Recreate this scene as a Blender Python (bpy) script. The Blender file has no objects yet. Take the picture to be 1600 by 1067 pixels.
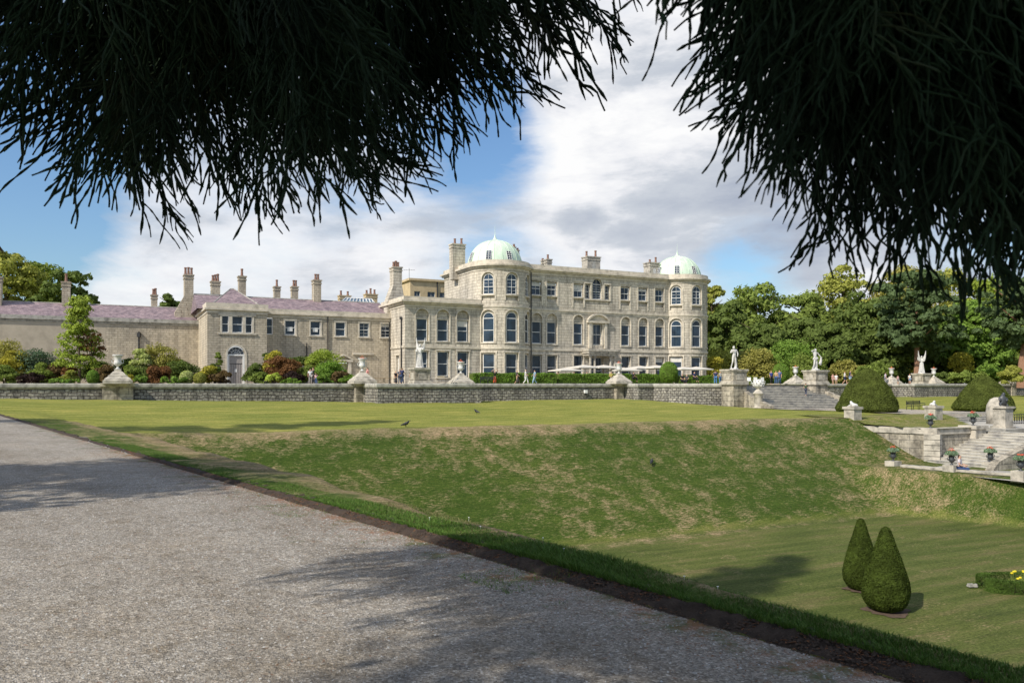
import bpy, bmesh, math, random
import numpy as np
from mathutils import Vector, Matrix
R = math.radians
rnd = random.Random(7)
scene = bpy.context.scene
COL = scene.collection
F = 1600*28/36.0
HZ = 600.0
EYE = 1.65
TH = R(26.5); CU, SU = math.cos(TH), math.sin(TH)
def W(s, q, z=0.0): return (s*CU - q*SU, s*SU + q*CU, z)
def SQ(x, y): return (x*CU + y*SU, -x*SU + y*CU)
def s_at(px, q):
    tx = (px-800)/F; Y = q/(CU-SU*tx); X = tx*Y
    return X*CU+Y*SU
def depth_at(px, q): return q/(CU-SU*(px-800)/F)
def z_at(px, py, q): return EYE+(HZ-py)/F*depth_at(px, q)
def at(px, Y): return ((px-800)/F*Y, Y)
# ---------------------------------------------------------------- mesh collecting
class MB:
    def __init__(s): s.v=[]; s.f=[]; s.uv=[]; s.smooth=False
    def add(s, vs, fs, uvs=None):
        o=len(s.v); s.v.extend(vs)
        for i,f in enumerate(fs):
            s.f.append(tuple(a+o for a in f))
            s.uv.append(uvs[i] if uvs else None)
    def box(s, c, d, rz=0.0, taper=1.0):
        cx,cy,cz=c; dx,dy,dz=d[0]/2,d[1]/2,d[2]/2; ca,sa=math.cos(rz),math.sin(rz); vs=[]
        for k in (-1,1):
            t = 1.0 if k<0 else taper
            for a,b in ((-1,-1),(1,-1),(1,1),(-1,1)):
                x,y=a*dx*t,b*dy*t; vs.append((cx+x*ca-y*sa, cy+x*sa+y*ca, cz+k*dz))
        s.add(vs,[(0,3,2,1),(4,5,6,7),(0,1,5,4),(1,2,6,5),(2,3,7,6),(3,0,4,7)])
    def lathe(s, prof, c=(0,0,0), n=16, sq=False, rz=0.0):
        vs=[]; fs=[]; m=len(prof)
        for j,(r,z) in enumerate(prof):
            for i in range(n):
                a=2*math.pi*(i+ (0.5 if sq else 0))/n + rz
                k = r*(1/math.cos(math.pi/n) if sq else 1)
                vs.append((c[0]+k*math.cos(a), c[1]+k*math.sin(a), c[2]+z))
        for j in range(m-1):
            for i in range(n):
                a=j*n+i; b=j*n+(i+1)%n; fs.append((a,b,b+n,a+n))
        fs.append(tuple(range(n))[::-1]); fs.append(tuple((m-1)*n+i for i in range(n)))
        s.add(vs,fs)
    def tube(s, pts, rads, n=6):
        vs=[]; fs=[]; m=len(pts)
        P=[Vector(p) for p in pts]
        for j in range(m):
            t=(P[min(j+1,m-1)]-P[max(j-1,0)])
            if t.length<1e-9: t=Vector((0,0,1))
            t.normalize(); up=Vector((0,0,1)) if abs(t.z)<.9 else Vector((1,0,0))
            a=t.cross(up).normalized(); b=t.cross(a)
            r=rads[j] if hasattr(rads,'__len__') else rads
            for i in range(n):
                w=2*math.pi*i/n; q=P[j]+(a*math.cos(w)+b*math.sin(w))*r; vs.append(tuple(q))
        for j in range(m-1):
            for i in range(n):
                x=j*n+i; y=j*n+(i+1)%n; fs.append((x,y,y+n,x+n))
        fs.append(tuple(range(n))[::-1]); fs.append(tuple((m-1)*n+i for i in range(n)))
        s.add(vs,fs)
    def merge(s, o, M=None, off=(0,0,0)):
        vs=[tuple(M@Vector(v)) if M else (v[0]+off[0],v[1]+off[1],v[2]+off[2]) for v in o.v]
        s.add(vs,o.f,o.uv)
    def build(s, name, mat, parent=None, smooth=None, base=None):
        return mesh_obj(name, s.v, s.f, mat, parent, s.smooth if smooth is None else smooth, s.uv, base)
def root_base(o):
    while o.parent: o=o.parent
    return o.location
def mesh_obj(name, v, f, mat, parent=None, smooth=False, uv=None, base=None):
    me=bpy.data.meshes.new(name)
    b = root_base(parent) if parent else (Vector(base) if base else Vector((0,0,0)))
    me.from_pydata([(x-b[0],y-b[1],z-b[2]) for x,y,z in v],[],f)
    if uv and any(u is not None for u in uv):
        l=me.uv_layers.new(name='UVMap'); k=0; arr=[0.0]*(2*len(me.loops))
        for i,fc in enumerate(f):
            for j in range(len(fc)):
                if uv[i] is not None: arr[2*k],arr[2*k+1]=uv[i][j]
                k+=1
        l.data.foreach_set('uv',arr)
    if smooth: me.polygons.foreach_set('use_smooth',[True]*len(me.polygons))
    if mat: me.materials.append(mat)
    me.update()
    o=bpy.data.objects.new(name,me); COL.objects.link(o)
    if parent: o.parent=parent
    elif base: o.location=base
    return o
def np_obj(name, V, Fc, mat, parent=None, smooth=False, base=None):
    """V (n,3) Fc (m,k) numpy"""
    me=bpy.data.meshes.new(name); b=root_base(parent) if parent else (base or (0,0,0))
    V=np.asarray(V,dtype=np.float32)-np.array(b[:],dtype=np.float32); k=Fc.shape[1]
    me.vertices.add(len(V)); me.vertices.foreach_set('co',V.ravel())
    me.loops.add(Fc.size); me.loops.foreach_set('vertex_index',Fc.astype(np.int32).ravel())
    me.polygons.add(len(Fc)); me.polygons.foreach_set('loop_start',np.arange(0,Fc.size,k,dtype=np.int32))
    try: me.polygons.foreach_set('loop_total',np.full(len(Fc),k,dtype=np.int32))
    except Exception: pass
    if smooth: me.polygons.foreach_set('use_smooth',np.ones(len(Fc),dtype=bool))
    me.materials.append(mat); me.update(calc_edges=True)
    o=bpy.data.objects.new(name,me); COL.objects.link(o)
    if parent: o.parent=parent
    elif base: o.location=base
    return o
def tag(o, label=None, cat=None, group=None, kind=None):
    if label: o['label']=label
    if cat: o['category']=cat
    if group: o['group']=group
    if kind: o['kind']=kind
    return o
def thing(name, label, cat, loc=(0,0,0), group=None, rz=0.0):
    o=bpy.data.objects.new(name,None); COL.objects.link(o); o.location=loc; o.rotation_euler=(0,0,rz)
    return tag(o,label,cat,group)
def copy_tree(o, parent=None):
    c=o.copy(); COL.objects.link(c); c.parent=parent
    for ch in list(o.children): copy_tree(ch,c)
    return c
def place_copy(proto, used, label, loc, rz=0.0, sc=1.0, group=None, cat=None):
    o = proto if not used.get(proto.name) else copy_tree(proto)
    used[proto.name]=True
    o.location=loc; o.rotation_euler=(0,0,rz); o.scale=(sc,sc,sc) if not hasattr(sc,'__len__') else sc
    tag(o,label,cat,group); return o
# ---------------------------------------------------------------- materials
def nt(name):
    m=bpy.data.materials.new(name); m.use_nodes=True; t=m.node_tree; b=t.nodes['Principled BSDF']; return m,t,b
def N(t, typ, **kw):
    n=t.nodes.new(typ)
    for k,v in kw.items():
        if k in n.inputs: n.inputs[k].default_value=v
        else: setattr(n,k,v)
    return n
def noise(t, vec, scale, detail=4, rough=.55, dist=0):
    n=t.nodes.new('ShaderNodeTexNoise'); n.inputs['Scale'].default_value=scale; n.inputs['Detail'].default_value=detail
    n.inputs['Roughness'].default_value=rough; n.inputs['Distortion'].default_value=dist
    if vec: t.links.new(vec,n.inputs['Vector'])
    return n.outputs['Fac']
def ramp(t, fac, stops, interp='LINEAR'):
    r=t.nodes.new('ShaderNodeValToRGB'); t.links.new(fac,r.inputs['Fac']); e=r.color_ramp.elements; r.color_ramp.interpolation=interp
    while len(e)<len(stops): e.new(0.5)
    for i,(p,c) in enumerate(stops):
        e[i].position=p
        if not hasattr(c,'__len__'): c=(c,c,c)
        e[i].color=(c[0],c[1],c[2],1)
    return r.outputs['Color']
def mixc(t, fac, a, b, mode='MIX'):
    m=t.nodes.new('ShaderNodeMix'); m.data_type='RGBA'; m.blend_type=mode
    for sock,val in ((m.inputs[0],fac),(m.inputs[6],a),(m.inputs[7],b)):
        if hasattr(val,'is_linked') or hasattr(val,'links'): t.links.new(val,sock)
        elif hasattr(val,'__len__'): sock.default_value=(val[0],val[1],val[2],1)
        else: sock.default_value=val
    return m.outputs[2]
def mth(t, op, a, b=0.0, clamp=False):
    m=t.nodes.new('ShaderNodeMath'); m.operation=op; m.use_clamp=clamp
    for i,v in enumerate((a,b)):
        if hasattr(v,'links'): t.links.new(v,m.inputs[i])
        else: m.inputs[i].default_value=v
    return m.outputs[0]
def bump(t, b, h, strength=.4, dist=.02, prev=None):
    n=t.nodes.new('ShaderNodeBump'); n.inputs['Strength'].default_value=strength; n.inputs['Distance'].default_value=dist
    t.links.new(h,n.inputs['Height'])
    if prev: t.links.new(prev,n.inputs['Normal'])
    t.links.new(n.outputs[0],b.inputs['Normal']); return n.outputs[0]
def coord(t, kind='Object'):
    return t.nodes.new('ShaderNodeTexCoord').outputs[kind]
def mapping(t, vec, scale=(1,1,1), rot=(0,0,0)):
    m=t.nodes.new('ShaderNodeMapping'); t.links.new(vec,m.inputs[0]); m.inputs['Scale'].default_value=scale; m.inputs['Rotation'].default_value=rot
    return m.outputs[0]
def geo_pos(t): return t.nodes.new('ShaderNodeNewGeometry').outputs['Position']
def simple(name, c, rough=.8, var=.25, scale=3.0, c2=None, metal=0, bmp=0.0, spec=.3, world=True):
    m,t,b=nt(name); v=geo_pos(t) if world else coord(t)
    c2=c2 or tuple(x*(1-var) for x in c); hi=tuple(min(1,x*(1+var*.6)) for x in c)
    f=noise(t,v,scale,5,.6); col=ramp(t,f,[(.3,c2),(.52,c),(.75,hi)]); t.links.new(col,b.inputs['Base Color'])
    b.inputs['Roughness'].default_value=rough; b.inputs['Metallic'].default_value=metal; b.inputs['Specular IOR Level'].default_value=spec
    if bmp: bump(t,b,noise(t,v,scale*6,4),bmp,.02)
    return m
def ashlar(name, c1, c2, mortar, rowh, bw, msize=.03, stain=.5, rubble=False, lichen=.25):
    m,t,b=nt(name); uv=coord(t,'UV'); g=geo_pos(t)
    if rubble:
        d=noise(t,mapping(t,uv,(1.2,1.2,1)),1.5,2); 
        cm=t.nodes.new('ShaderNodeVectorMath'); cm.operation='ADD'; t.links.new(uv,cm.inputs[0])
        sc=t.nodes.new('ShaderNodeVectorMath'); sc.operation='SCALE'; 
        nn=t.nodes.new('ShaderNodeTexNoise'); nn.inputs['Scale'].default_value=1.8; t.links.new(uv,nn.inputs['Vector'])
        t.links.new(nn.outputs['Color'],sc.inputs[0]); sc.inputs['Scale'].default_value=.30; t.links.new(sc.outputs[0],cm.inputs[1]); uv=cm.outputs[0]
    br=t.nodes.new('ShaderNodeTexBrick'); t.links.new(uv,br.inputs['Vector'])
    br.inputs['Scale'].default_value=1.0; br.inputs['Row Height'].default_value=rowh; br.inputs['Brick Width'].default_value=bw
    br.inputs['Mortar Size'].default_value=msize; br.inputs['Mortar Smooth'].default_value=.35; br.offset=.5; br.inputs['Bias'].default_value=0
    br.inputs['Color1'].default_value=(*c1,1); br.inputs['Color2'].default_value=(*c2,1); br.inputs['Mortar'].default_value=(*mortar,1)
    col=br.outputs['Color']
    # broad colour drift, damp streaks and lichen
    n1=noise(t,g,.35,4,.6); col=mixc(t,1.0,col,ramp(t,n1,[(.3,(.80,.79,.78)),(.6,(1.06,1.03,.98))]),'MULTIPLY')
    st=noise(t,mapping(t,g,(1.6,1.6,.18)),1.0,5,.65); col=mixc(t,stain,col,ramp(t,st,[(.38,(.42,.42,.42)),(.56,(1,1,1))]),'MULTIPLY')
    n2=noise(t,g,3.2,6,.7); col=mixc(t,lichen,col,ramp(t,n2,[(.40,(.30,.30,.30)),(.58,(1.1,1.1,1.1))]),'MULTIPLY')
    t.links.new(col,b.inputs['Base Color']); b.inputs['Roughness'].default_value=.9; b.inputs['Specular IOR Level'].default_value=.15
    h=mth(t,'ADD',mth(t,'MULTIPLY',mth(t,'SUBTRACT',1.0,br.outputs['Fac']),1.0),mth(t,'MULTIPLY',n2,.35 if not rubble else 1.2))
    bump(t,b,h,.4 if not rubble else .9,.04 if not rubble else .09)
    return m
M={}
M['wall']=ashlar('granite_ashlar',(.70,.65,.555),(.60,.555,.475),(.36,.32,.265),.37,.95,.026,.58)
M['wall2']=ashlar('granite_coursed',(.62,.56,.45),(.51,.46,.37),(.36,.31,.24),.27,.62,.026,.40)
M['render']=simple('old_lime_render',(.46,.40,.31),.95,.22,.9,bmp=.3)
M['rubble']=ashlar('retaining_masonry',(.46,.44,.39),(.31,.30,.28),(.16,.15,.14),.27,.46,.04,.65,True,.6)
M['block']=ashlar('big_dressed_blocks',(.52,.475,.39),(.41,.375,.31),(.2,.19,.17),.52,1.3,.02,.7,False,.6)
M['trim']=simple('dressed_stone',(.60,.54,.44),.9,.35,1.4,bmp=.25)
M['coping']=simple('weathered_coping',(.40,.385,.34),.9,.55,2.2,bmp=.4)
M['pale']=simple('pale_dressed_stone',(.46,.42,.35),.9,.5,2.2,c2=(.2,.185,.155),bmp=.25)
M['marble']=simple('weathered_marble',(.64,.63,.60),.6,.35,5.0,c2=(.42,.42,.42),bmp=.2)
M['statue']=simple('white_statue_marble',(.60,.585,.55),.6,.3,4.0,c2=(.45,.45,.45),bmp=.2)
M['step']=simple('granite_steps',(.43,.405,.35),.9,.45,1.6,c2=(.22,.21,.2),bmp=.3)
M['slate']=None
def slate():
    m,t,b=nt('purple_slate'); uv=coord(t,'UV'); g=geo_pos(t)
    br=t.nodes.new('ShaderNodeTexBrick'); t.links.new(uv,br.inputs['Vector'])
    br.inputs['Row Height'].default_value=.22; br.inputs['Brick Width'].default_value=.32; br.inputs['Scale'].default_value=1; br.inputs['Mortar Size'].default_value=.012
    br.inputs['Color1'].default_value=(.32,.245,.255,1); br.inputs['Color2'].default_value=(.185,.135,.15,1); br.inputs['Mortar'].default_value=(.09,.07,.09,1)
    col=mixc(t,.7,br.outputs['Color'],ramp(t,noise(t,g,1.3,5),[(.3,(.6,.6,.62)),(.65,(1.35,1.3,1.25))]),'MULTIPLY')
    t.links.new(col,b.inputs['Base Color']); b.inputs['Roughness'].default_value=.6
    bump(t,b,br.outputs['Fac'],.4,.02); return m
M['slate']=slate()
def copper():
    m,t,b=nt('verdigris_copper'); g=geo_pos(t)
    col=ramp(t,noise(t,mapping(t,g,(1.5,1.5,.4)),1.2,5,.6),[(.3,(.50,.63,.48)),(.5,(.59,.72,.56)),(.7,(.67,.78,.63))])
    t.links.new(col,b.inputs['Base Color']); b.inputs['Roughness'].default_value=.6; return m
M['copper']=copper()
def glass():
    m,t,b=nt('window_glass'); g=geo_pos(t)
    col=ramp(t,noise(t,g,.8,2),[(.35,(.012,.022,.036)),(.65,(.03,.055,.09))]); t.links.new(col,b.inputs['Base Color'])  # blue of the reflected sky is tinted into the pane colour
    b.inputs['Roughness'].default_value=.06; b.inputs['Specular IOR Level'].default_value=.5; b.inputs['IOR'].default_value=1.45
    bump(t,b,noise(t,g,1.1,2),.12,.05); return m
M['glass']=glass()
M['blue_glass']=simple('lantern_glass',(.10,.16,.22),.2,.3,2,spec=.8)
M['white']=simple('white_paint',(.78,.78,.76),.5,.08,4)
M['blind']=simple('roller_blind',(.62,.60,.55),.8,.1,4)
M['pot']=simple('terracotta_pot',(.25,.145,.11),.85,.3,6)
M['tan']=simple('tan_stone',(.56,.44,.27),.9,.2,1)
M['door']=simple('weathered_grey_door',(.34,.31,.29),.8,.2,5)
M['iron']=simple('black_iron',(.022,.023,.025),.5,.3,10,metal=0,spec=.5)
M['lead']=simple('dark_lead',(.10,.11,.14),.5,.2,2)
M['darkbronze']=simple('dark_bronze',(.05,.055,.06),.45,.4,14,spec=.5)
M['wood']=simple('bench_wood',(.40,.27,.14),.7,.25,8)
M['canvas']=simple('cream_canvas',(.64,.60,.53),.8,.08,1)
M['soil']=simple('bare_soil',(.105,.072,.05),1,.35,8,bmp=.6)
M['bark']=simple('bark',(.10,.075,.055),.95,.4,8,bmp=.8)
M['pinebark']=simple('pine_bark',(.30,.17,.11),.95,.35,5,bmp=.6)
M['twigbark']=simple('dark_red_bark',(.05,.03,.02),.95,.4,12,bmp=.6)
def leafmat(name, c, var=.45, scale=1.6, trans=.25, fine=9.0):
    m,t,b=nt(name); g=coord(t)
    f=noise(t,g,scale,4,.6); f2=noise(t,g,fine,2)
    lo=tuple(x*(1-var) for x in c); hi=tuple(min(1,x*(1+var)) for x in c)
    col=ramp(t,f,[(.28,lo),(.5,c),(.72,hi)]); col=mixc(t,.6,col,ramp(t,f2,[(.3,(.5,.5,.5)),(.7,(1.4,1.4,1.3))]),'MULTIPLY')
    t.links.new(col,b.inputs['Base Color']); b.inputs['Roughness'].default_value=.7; b.inputs['Specular IOR Level'].default_value=.08
    tr=t.nodes.new('ShaderNodeBsdfTranslucent'); t.links.new(mixc(t,1.0,col,(1.3,1.4,.6),'MULTIPLY'),tr.inputs['Color'])
    mx=t.nodes.new('ShaderNodeMixShader'); mx.inputs[0].default_value=trans; t.links.new(b.outputs[0],mx.inputs[1]); t.links.new(tr.outputs[0],mx.inputs[2])
    t.links.new(mx.outputs[0],t.nodes['Material Output'].inputs['Surface']); return m
LEAF={'dark':(0.12,0.162,0.042),'mid':(0.195,0.25,0.058),'olive':(0.32,0.33,0.075),'light':(0.27,0.34,0.055),'yellow':(0.4,0.36,0.06),'gold':(0.31,0.29,0.08),
 'bright':(0.185,0.29,0.055),'pine':(0.1,0.145,0.062),'blue':(0.102,0.152,0.099),'brown':(0.152,0.104,0.049),'red':(0.2,0.1,0.045),'purple':(0.042,0.026,0.024),
 'lime':(0.435,0.522,0.102),'pale':(0.435,0.478,0.189),'hedge':(0.160,0.268,0.043),'yewdome':(.105,.130,.030),'yew':(.060,.085,.016)}
LM={k:leafmat('leaf_'+k,v) for k,v in LEAF.items()}
# ---------------------------------------------------------------- terrain
PV=(-.614,.789); PN=(.789,.614); EDGE=4.42
ZC=-.75; ZL=-5.8; QB=31.2; QC=41.0
def PE(t,e): return (PV[0]*t+PN[0]*(e+EDGE), PV[1]*t+PN[1]*(e+EDGE))
def TE(x,y): return (x*PV[0]+y*PV[1], x*PN[0]+y*PN[1]-EDGE)
def smin(a,b,k):
    h=np.clip(.5+.5*(b-a)/k,0,1); return b*(1-h)+a*h-k*h*(1-h)
def smax(a,b,k): return -smin(-a,-b,k)
ZW_S=[-60,-30,-8,20,30,48,52,57,62,75,90,100,160]; ZW_Z=[1.0,.9,.5,-.03,-.1,.05,-.35,-.75,-.9,-.8,-.2,-.1,0.0]
def main_z(x,y):
    s=x*CU+y*SU; q=-x*SU+y*CU
    zw=np.interp(s,ZW_S,ZW_Z)
    f=np.clip((q-QC)/(70-QC),0,1); zc=np.interp(s,[-20,-5,5,50,62,120],[-.15,-.45,ZC,ZC,-.95,-.95])
    fs=f*f*(3-2*f); lawn=zc+(zw-zc)*fs
    k1=np.interp(s,[40,46],[.515,.62])
    b1=ZL+k1*(q-QB)
    d2=(x-21.6)*.668+(y-45.6)*.744
    dw=-((x-23.1)*.787+(y-47.85)*.617); c2=np.clip(d2,0,None); b2=ZL+2.36*c2/(c2+np.clip(dw,0,None)+1e-6)
    bowl=smax(smax(b1,b2,.25),ZL+0*x,.08); lawn=np.where((s>52)&(s<95)&(q<43.7)&(q>30),-1.8,lawn)
    return smin(bowl,lawn,.22)
def z_ground(x,y):
    x=np.asarray(x,dtype=float); y=np.asarray(y,dtype=float)
    m=main_z(x,y); t=x*PV[0]+y*PV[1]; e=x*PN[0]+y*PN[1]-EDGE
    w=np.interp(t,[0,3.5,4.8,8,14,30],[.42,.50,.68,.95,1.5,2.2])
    hr=np.interp(t,[0,5,12,25],[.095,.085,.05,.035]); top=hr+.02*np.clip((e-.17)/.2,0,1)-.05*np.clip(e-.25,0,None)
    bank=top-.72*np.clip(e-w,0,None)
    v=smin(top,bank,.07)
    g=smax(m,v,.25)
    rise=np.clip(e/.16,0,1); g=np.where(e<.17, hr*(rise**.7), g)
    g=np.where(e<0, 0.012*np.sin(x*.7)*np.sin(y*.5)*np.clip(-e,0,1), g)
    return g
def zg(x,y): return float(z_ground(x,y))
def grid_sheet(name, ts, es, mat, jag=0.0):
    T,E=np.meshgrid(ts,es,indexing='ij'); X=PV[0]*T+PN[0]*(E+EDGE); Y=PV[1]*T+PN[1]*(E+EDGE)
    if jag:
        J=jag*(np.sin(T*3.1)+.6*np.sin(T*7.7+1)+.5*np.sin(T*17.3+2)+.4*np.sin(T*31.9)+.3*np.sin(T*53.7+.4))/2
    else: J=0*T
    Z=z_ground(X,Y)
    # small roughness of turf and earth
    if name=='earth_edge':
        f=np.clip(E/.17,0,1); X=X+PN[0]*J*f; Y=Y+PN[1]*J*f; Z=Z+.018*np.sin(T*23+E*31)*np.sin(T*9.1)
    if name=='lawn':
        f=np.clip((E-.17)/.5,0,1)
        X=X+PN[0]*J*(1-f); Y=Y+PN[1]*J*(1-f); Z=Z+np.where(Z<ZL+.25,.006,.035)*(np.sin(T*1.9+E)*np.sin(E*1.3)+.6*np.sin(T*.53)*np.sin(E*.41+1))*f+.012*np.sin(T*17)*np.sin(T*5.3)*(1-f)
    n,m=T.shape; V=np.stack([X,Y,Z],-1).reshape(-1,3)
    i,j=np.meshgrid(np.arange(n-1),np.arange(m-1),indexing='ij'); a=(i*m+j).ravel()
    Fc=np.stack([a,a+m,a+m+1,a+1],-1)
    o=np_obj(name,V,Fc,mat,smooth=True); return o,X,Y,Z,T,E
def fattr(o, nm, arr):
    a=o.data.attributes.new(nm,'FLOAT','POINT'); a.data.foreach_set('value',np.asarray(arr,dtype=np.float32).ravel())
def attr(t,nm):
    a=t.nodes.new('ShaderNodeAttribute'); a.attribute_name=nm; return a.outputs['Fac']
def lawn_mat():
    m,t,b=nt('mown_grass'); g=geo_pos(t)
    sq=mapping(t,g,(1,1,1),(0,0,-TH))
    fine=noise(t,g,14,6,.75); med=noise(t,g,1.1,5,.6); big=noise(t,g,.16,4,.55)
    streak=noise(t,mapping(t,sq,(.22,1.6,1.6)),1.0,6,.65); wisp=noise(t,mapping(t,sq,(2.6,9.0,9.0)),1.0,8,.78)
    tuft=noise(t,mapping(t,sq,(5.5,13,13)),1.0,5,.8)
    lawn=ramp(t,streak,[(.30,(.140,.168,.036)),(.5,(.215,.228,.054)),(.68,(.310,.290,.088))])
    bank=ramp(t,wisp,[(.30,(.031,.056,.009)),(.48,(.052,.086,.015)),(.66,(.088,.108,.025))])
    low=ramp(t,streak,[(.30,(.062,.080,.024)),(.5,(.094,.116,.033)),(.70,(.150,.132,.064))])  # lower lawn: its partial shade is put into the darker colour
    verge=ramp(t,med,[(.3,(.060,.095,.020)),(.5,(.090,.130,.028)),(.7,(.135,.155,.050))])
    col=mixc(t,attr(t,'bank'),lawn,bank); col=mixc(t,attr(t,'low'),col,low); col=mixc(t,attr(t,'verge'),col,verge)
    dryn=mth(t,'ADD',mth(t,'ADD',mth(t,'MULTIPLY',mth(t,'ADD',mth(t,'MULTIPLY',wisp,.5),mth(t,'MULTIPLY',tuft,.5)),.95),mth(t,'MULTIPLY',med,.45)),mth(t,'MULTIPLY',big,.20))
    dm=ramp(t,mth(t,'MULTIPLY',mth(t,'ADD',dryn,mth(t,'MULTIPLY',attr(t,'dry'),.24)),.6),[(.548,0),(.640,1)])
    straw=ramp(t,noise(t,mapping(t,sq,(3,9,9)),1.0,4,.7),[(.3,(.190,.140,.085)),(.6,(.345,.265,.175))])
    lo=t.nodes.new('ShaderNodeSeparateColor'); t.links.new(dm,lo.inputs[0])
    col=mixc(t,mth(t,'MULTIPLY',lo.outputs[0],.85),col,straw)
    col=mixc(t,.85,col,ramp(t,fine,[(.34,(.50,.54,.45)),(.66,(1.5,1.45,1.4))]),'MULTIPLY')
    col=mixc(t,.8,col,ramp(t,tuft,[(.34,(.55,.62,.5)),(.64,(1.42,1.34,1.36))]),'MULTIPLY')
    wv_=t.nodes.new('ShaderNodeTexWave'); wv_.bands_direction='Y'; wv_.inputs['Scale'].default_value=.30; wv_.inputs['Distortion'].default_value=1.5; wv_.inputs['Detail'].default_value=3; t.links.new(sq,wv_.inputs['Vector'])
    col=mixc(t,.5,col,ramp(t,wv_.outputs['Fac'],[(0,(.82,.86,.80)),(1,(1.14,1.10,1.16))]),'MULTIPLY')
    col=mixc(t,.6,col,ramp(t,big,[(.35,(.78,.85,.75)),(.65,(1.2,1.12,1.1))]),'MULTIPLY')
    t.links.new(col,b.inputs['Base Color']); b.inputs['Roughness'].default_value=.9; b.inputs['Specular IOR Level'].default_value=.1
    h=mth(t,'ADD',mth(t,'MULTIPLY',fine,.5),mth(t,'MULTIPLY',wisp,.8)); bump(t,b,h,.8,.07); return m
def gravel_mat(name='gravel', tint=(1,1,1), green=True):
    m,t,b=nt(name); g=geo_pos(t)
    v=t.nodes.new('ShaderNodeTexVoronoi'); v.inputs['Scale'].default_value=75; t.links.new(g,v.inputs['Vector'])
    sep=t.nodes.new('ShaderNodeSeparateColor'); t.links.new(v.outputs['Color'],sep.inputs[0])
    peb=ramp(t,sep.outputs[0],[(0,(.16,.148,.13)),(.35,(.25,.233,.208)),(.7,(.325,.305,.275)),(.93,(.42,.40,.37)),(1,(.56,.55,.53))])
    v2=t.nodes.new('ShaderNodeTexVoronoi'); v2.inputs['Scale'].default_value=28; t.links.new(g,v2.inputs['Vector'])
    s2=t.nodes.new('ShaderNodeSeparateColor'); t.links.new(v2.outputs['Color'],s2.inputs[0])
    col=mixc(t,.55,peb,ramp(t,s2.outputs[1],[(0,(.78,.76,.73)),(1,(1.2,1.2,1.2))]),'MULTIPLY')
    col=mixc(t,.9,col,ramp(t,noise(t,g,.45,5,.6),[(.32,(.80,.76,.70)),(.5,(1,1,1)),(.7,(1.12,1.08,1.03))]),'MULTIPLY')
    col=mixc(t,.8,col,ramp(t,noise(t,g,3.5,5,.7),[(.32,(.68,.63,.55)),(.5,(1,1,1)),(.75,(1.12,1.12,1.12))]),'MULTIPLY')
    if green:
        tr_=mapping(t,g,(1,1,1),(0,0,R(-127.9))); wv=noise(t,mapping(t,tr_,(.05,.75,1)),1.0,4,.6); col=mixc(t,.8,col,ramp(t,wv,[(.35,(.86,.84,.81)),(.52,(1,1,1)),(.68,(1.1,1.1,1.1))]),'MULTIPLY')
        e=attr(t,'edge')
        mo=noise(t,g,1.6,6,.72)
        gm=ramp(t,mth(t,'ADD',mo,mth(t,'MULTIPLY',e,.22)),[(.64,0),(.74,1)])
        sg=t.nodes.new('ShaderNodeSeparateColor'); t.links.new(gm,sg.inputs[0])
        col=mixc(t,mth(t,'MULTIPLY',sg.outputs[0],.75),col,(.07,.095,.025))
        og=ramp(t,mth(t,'ADD',noise(t,mapping(t,g,(1,1,1)),2.3,6,.75),mth(t,'MULTIPLY',e,.30)),[(.70,0),(.80,1)])
        so=t.nodes.new('ShaderNodeSeparateColor'); t.links.new(og,so.inputs[0])
        col=mixc(t,mth(t,'MULTIPLY',so.outputs[0],.6),col,(.25,.11,.05))
    if tint!=(1,1,1): col=mixc(t,1.0,col,tint,'MULTIPLY')
    t.links.new(col,b.inputs['Base Color']); b.inputs['Roughness'].default_value=.9; b.inputs['Specular IOR Level'].default_value=.2
    n1=bump(t,b,v.outputs['Distance'],.9,.008); bump(t,b,noise(t,g,9,5,.7),.8,.06,n1); return m
M['lawn']=lawn_mat(); M['gravel']=gravel_mat(tint=(1.06,1.03,.99)); M['gravel2']=gravel_mat('pale_walk_gravel',(1.35,1.3,1.2),False)
M['earth']=simple('dark_earth',(.058,.042,.032),1,.6,9,c2=(.028,.02,.016),bmp=1.0)
M['earth'].node_tree.nodes['Principled BSDF']
def steps_arr(a,b,d): return list(np.arange(a,b,d))
tn=steps_arr(-1.5,14,.07)+steps_arr(14,26,.18)+steps_arr(26,60,.45)
ts_near=np.array([-40,-25,-15,-9,-5,-3]+tn+[60,70,90,130,200,320,500,900])
ts_l=np.array([-900,-500,-300,-180,-130,-100]+steps_arr(-85,-3,1.0)+steps_arr(-3,14,.14)+steps_arr(14,60,.4)+steps_arr(60,100,1.5)+[110,140,200,320,500,900])
es_lawn=np.array([.17,.22,.28,.36,.43,.52,.65,.8,.95,1.1,1.25,1.45,1.7,2,2.4]+steps_arr(2.8,60,.4)+steps_arr(60,75,.6)+steps_arr(75,130,3)+[140,180,260,400,700,1300])
lawn,X,Y,Z,T,E=grid_sheet('lawn',ts_l,es_lawn,M['lawn'],.09); tag(lawn,kind='structure')
S=X*CU+Y*SU; Q=-X*SU+Y*CU
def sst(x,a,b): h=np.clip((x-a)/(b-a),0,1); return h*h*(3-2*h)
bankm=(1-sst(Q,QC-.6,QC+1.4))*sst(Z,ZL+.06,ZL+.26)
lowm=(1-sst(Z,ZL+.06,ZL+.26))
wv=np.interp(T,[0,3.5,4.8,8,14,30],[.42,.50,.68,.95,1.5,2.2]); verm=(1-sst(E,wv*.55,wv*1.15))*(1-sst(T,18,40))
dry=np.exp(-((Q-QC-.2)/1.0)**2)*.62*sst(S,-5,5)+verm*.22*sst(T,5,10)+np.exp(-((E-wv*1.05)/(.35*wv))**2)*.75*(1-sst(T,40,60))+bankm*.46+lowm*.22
dry+=bankm*.08*np.exp(-((S-41)/6)**2)
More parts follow.
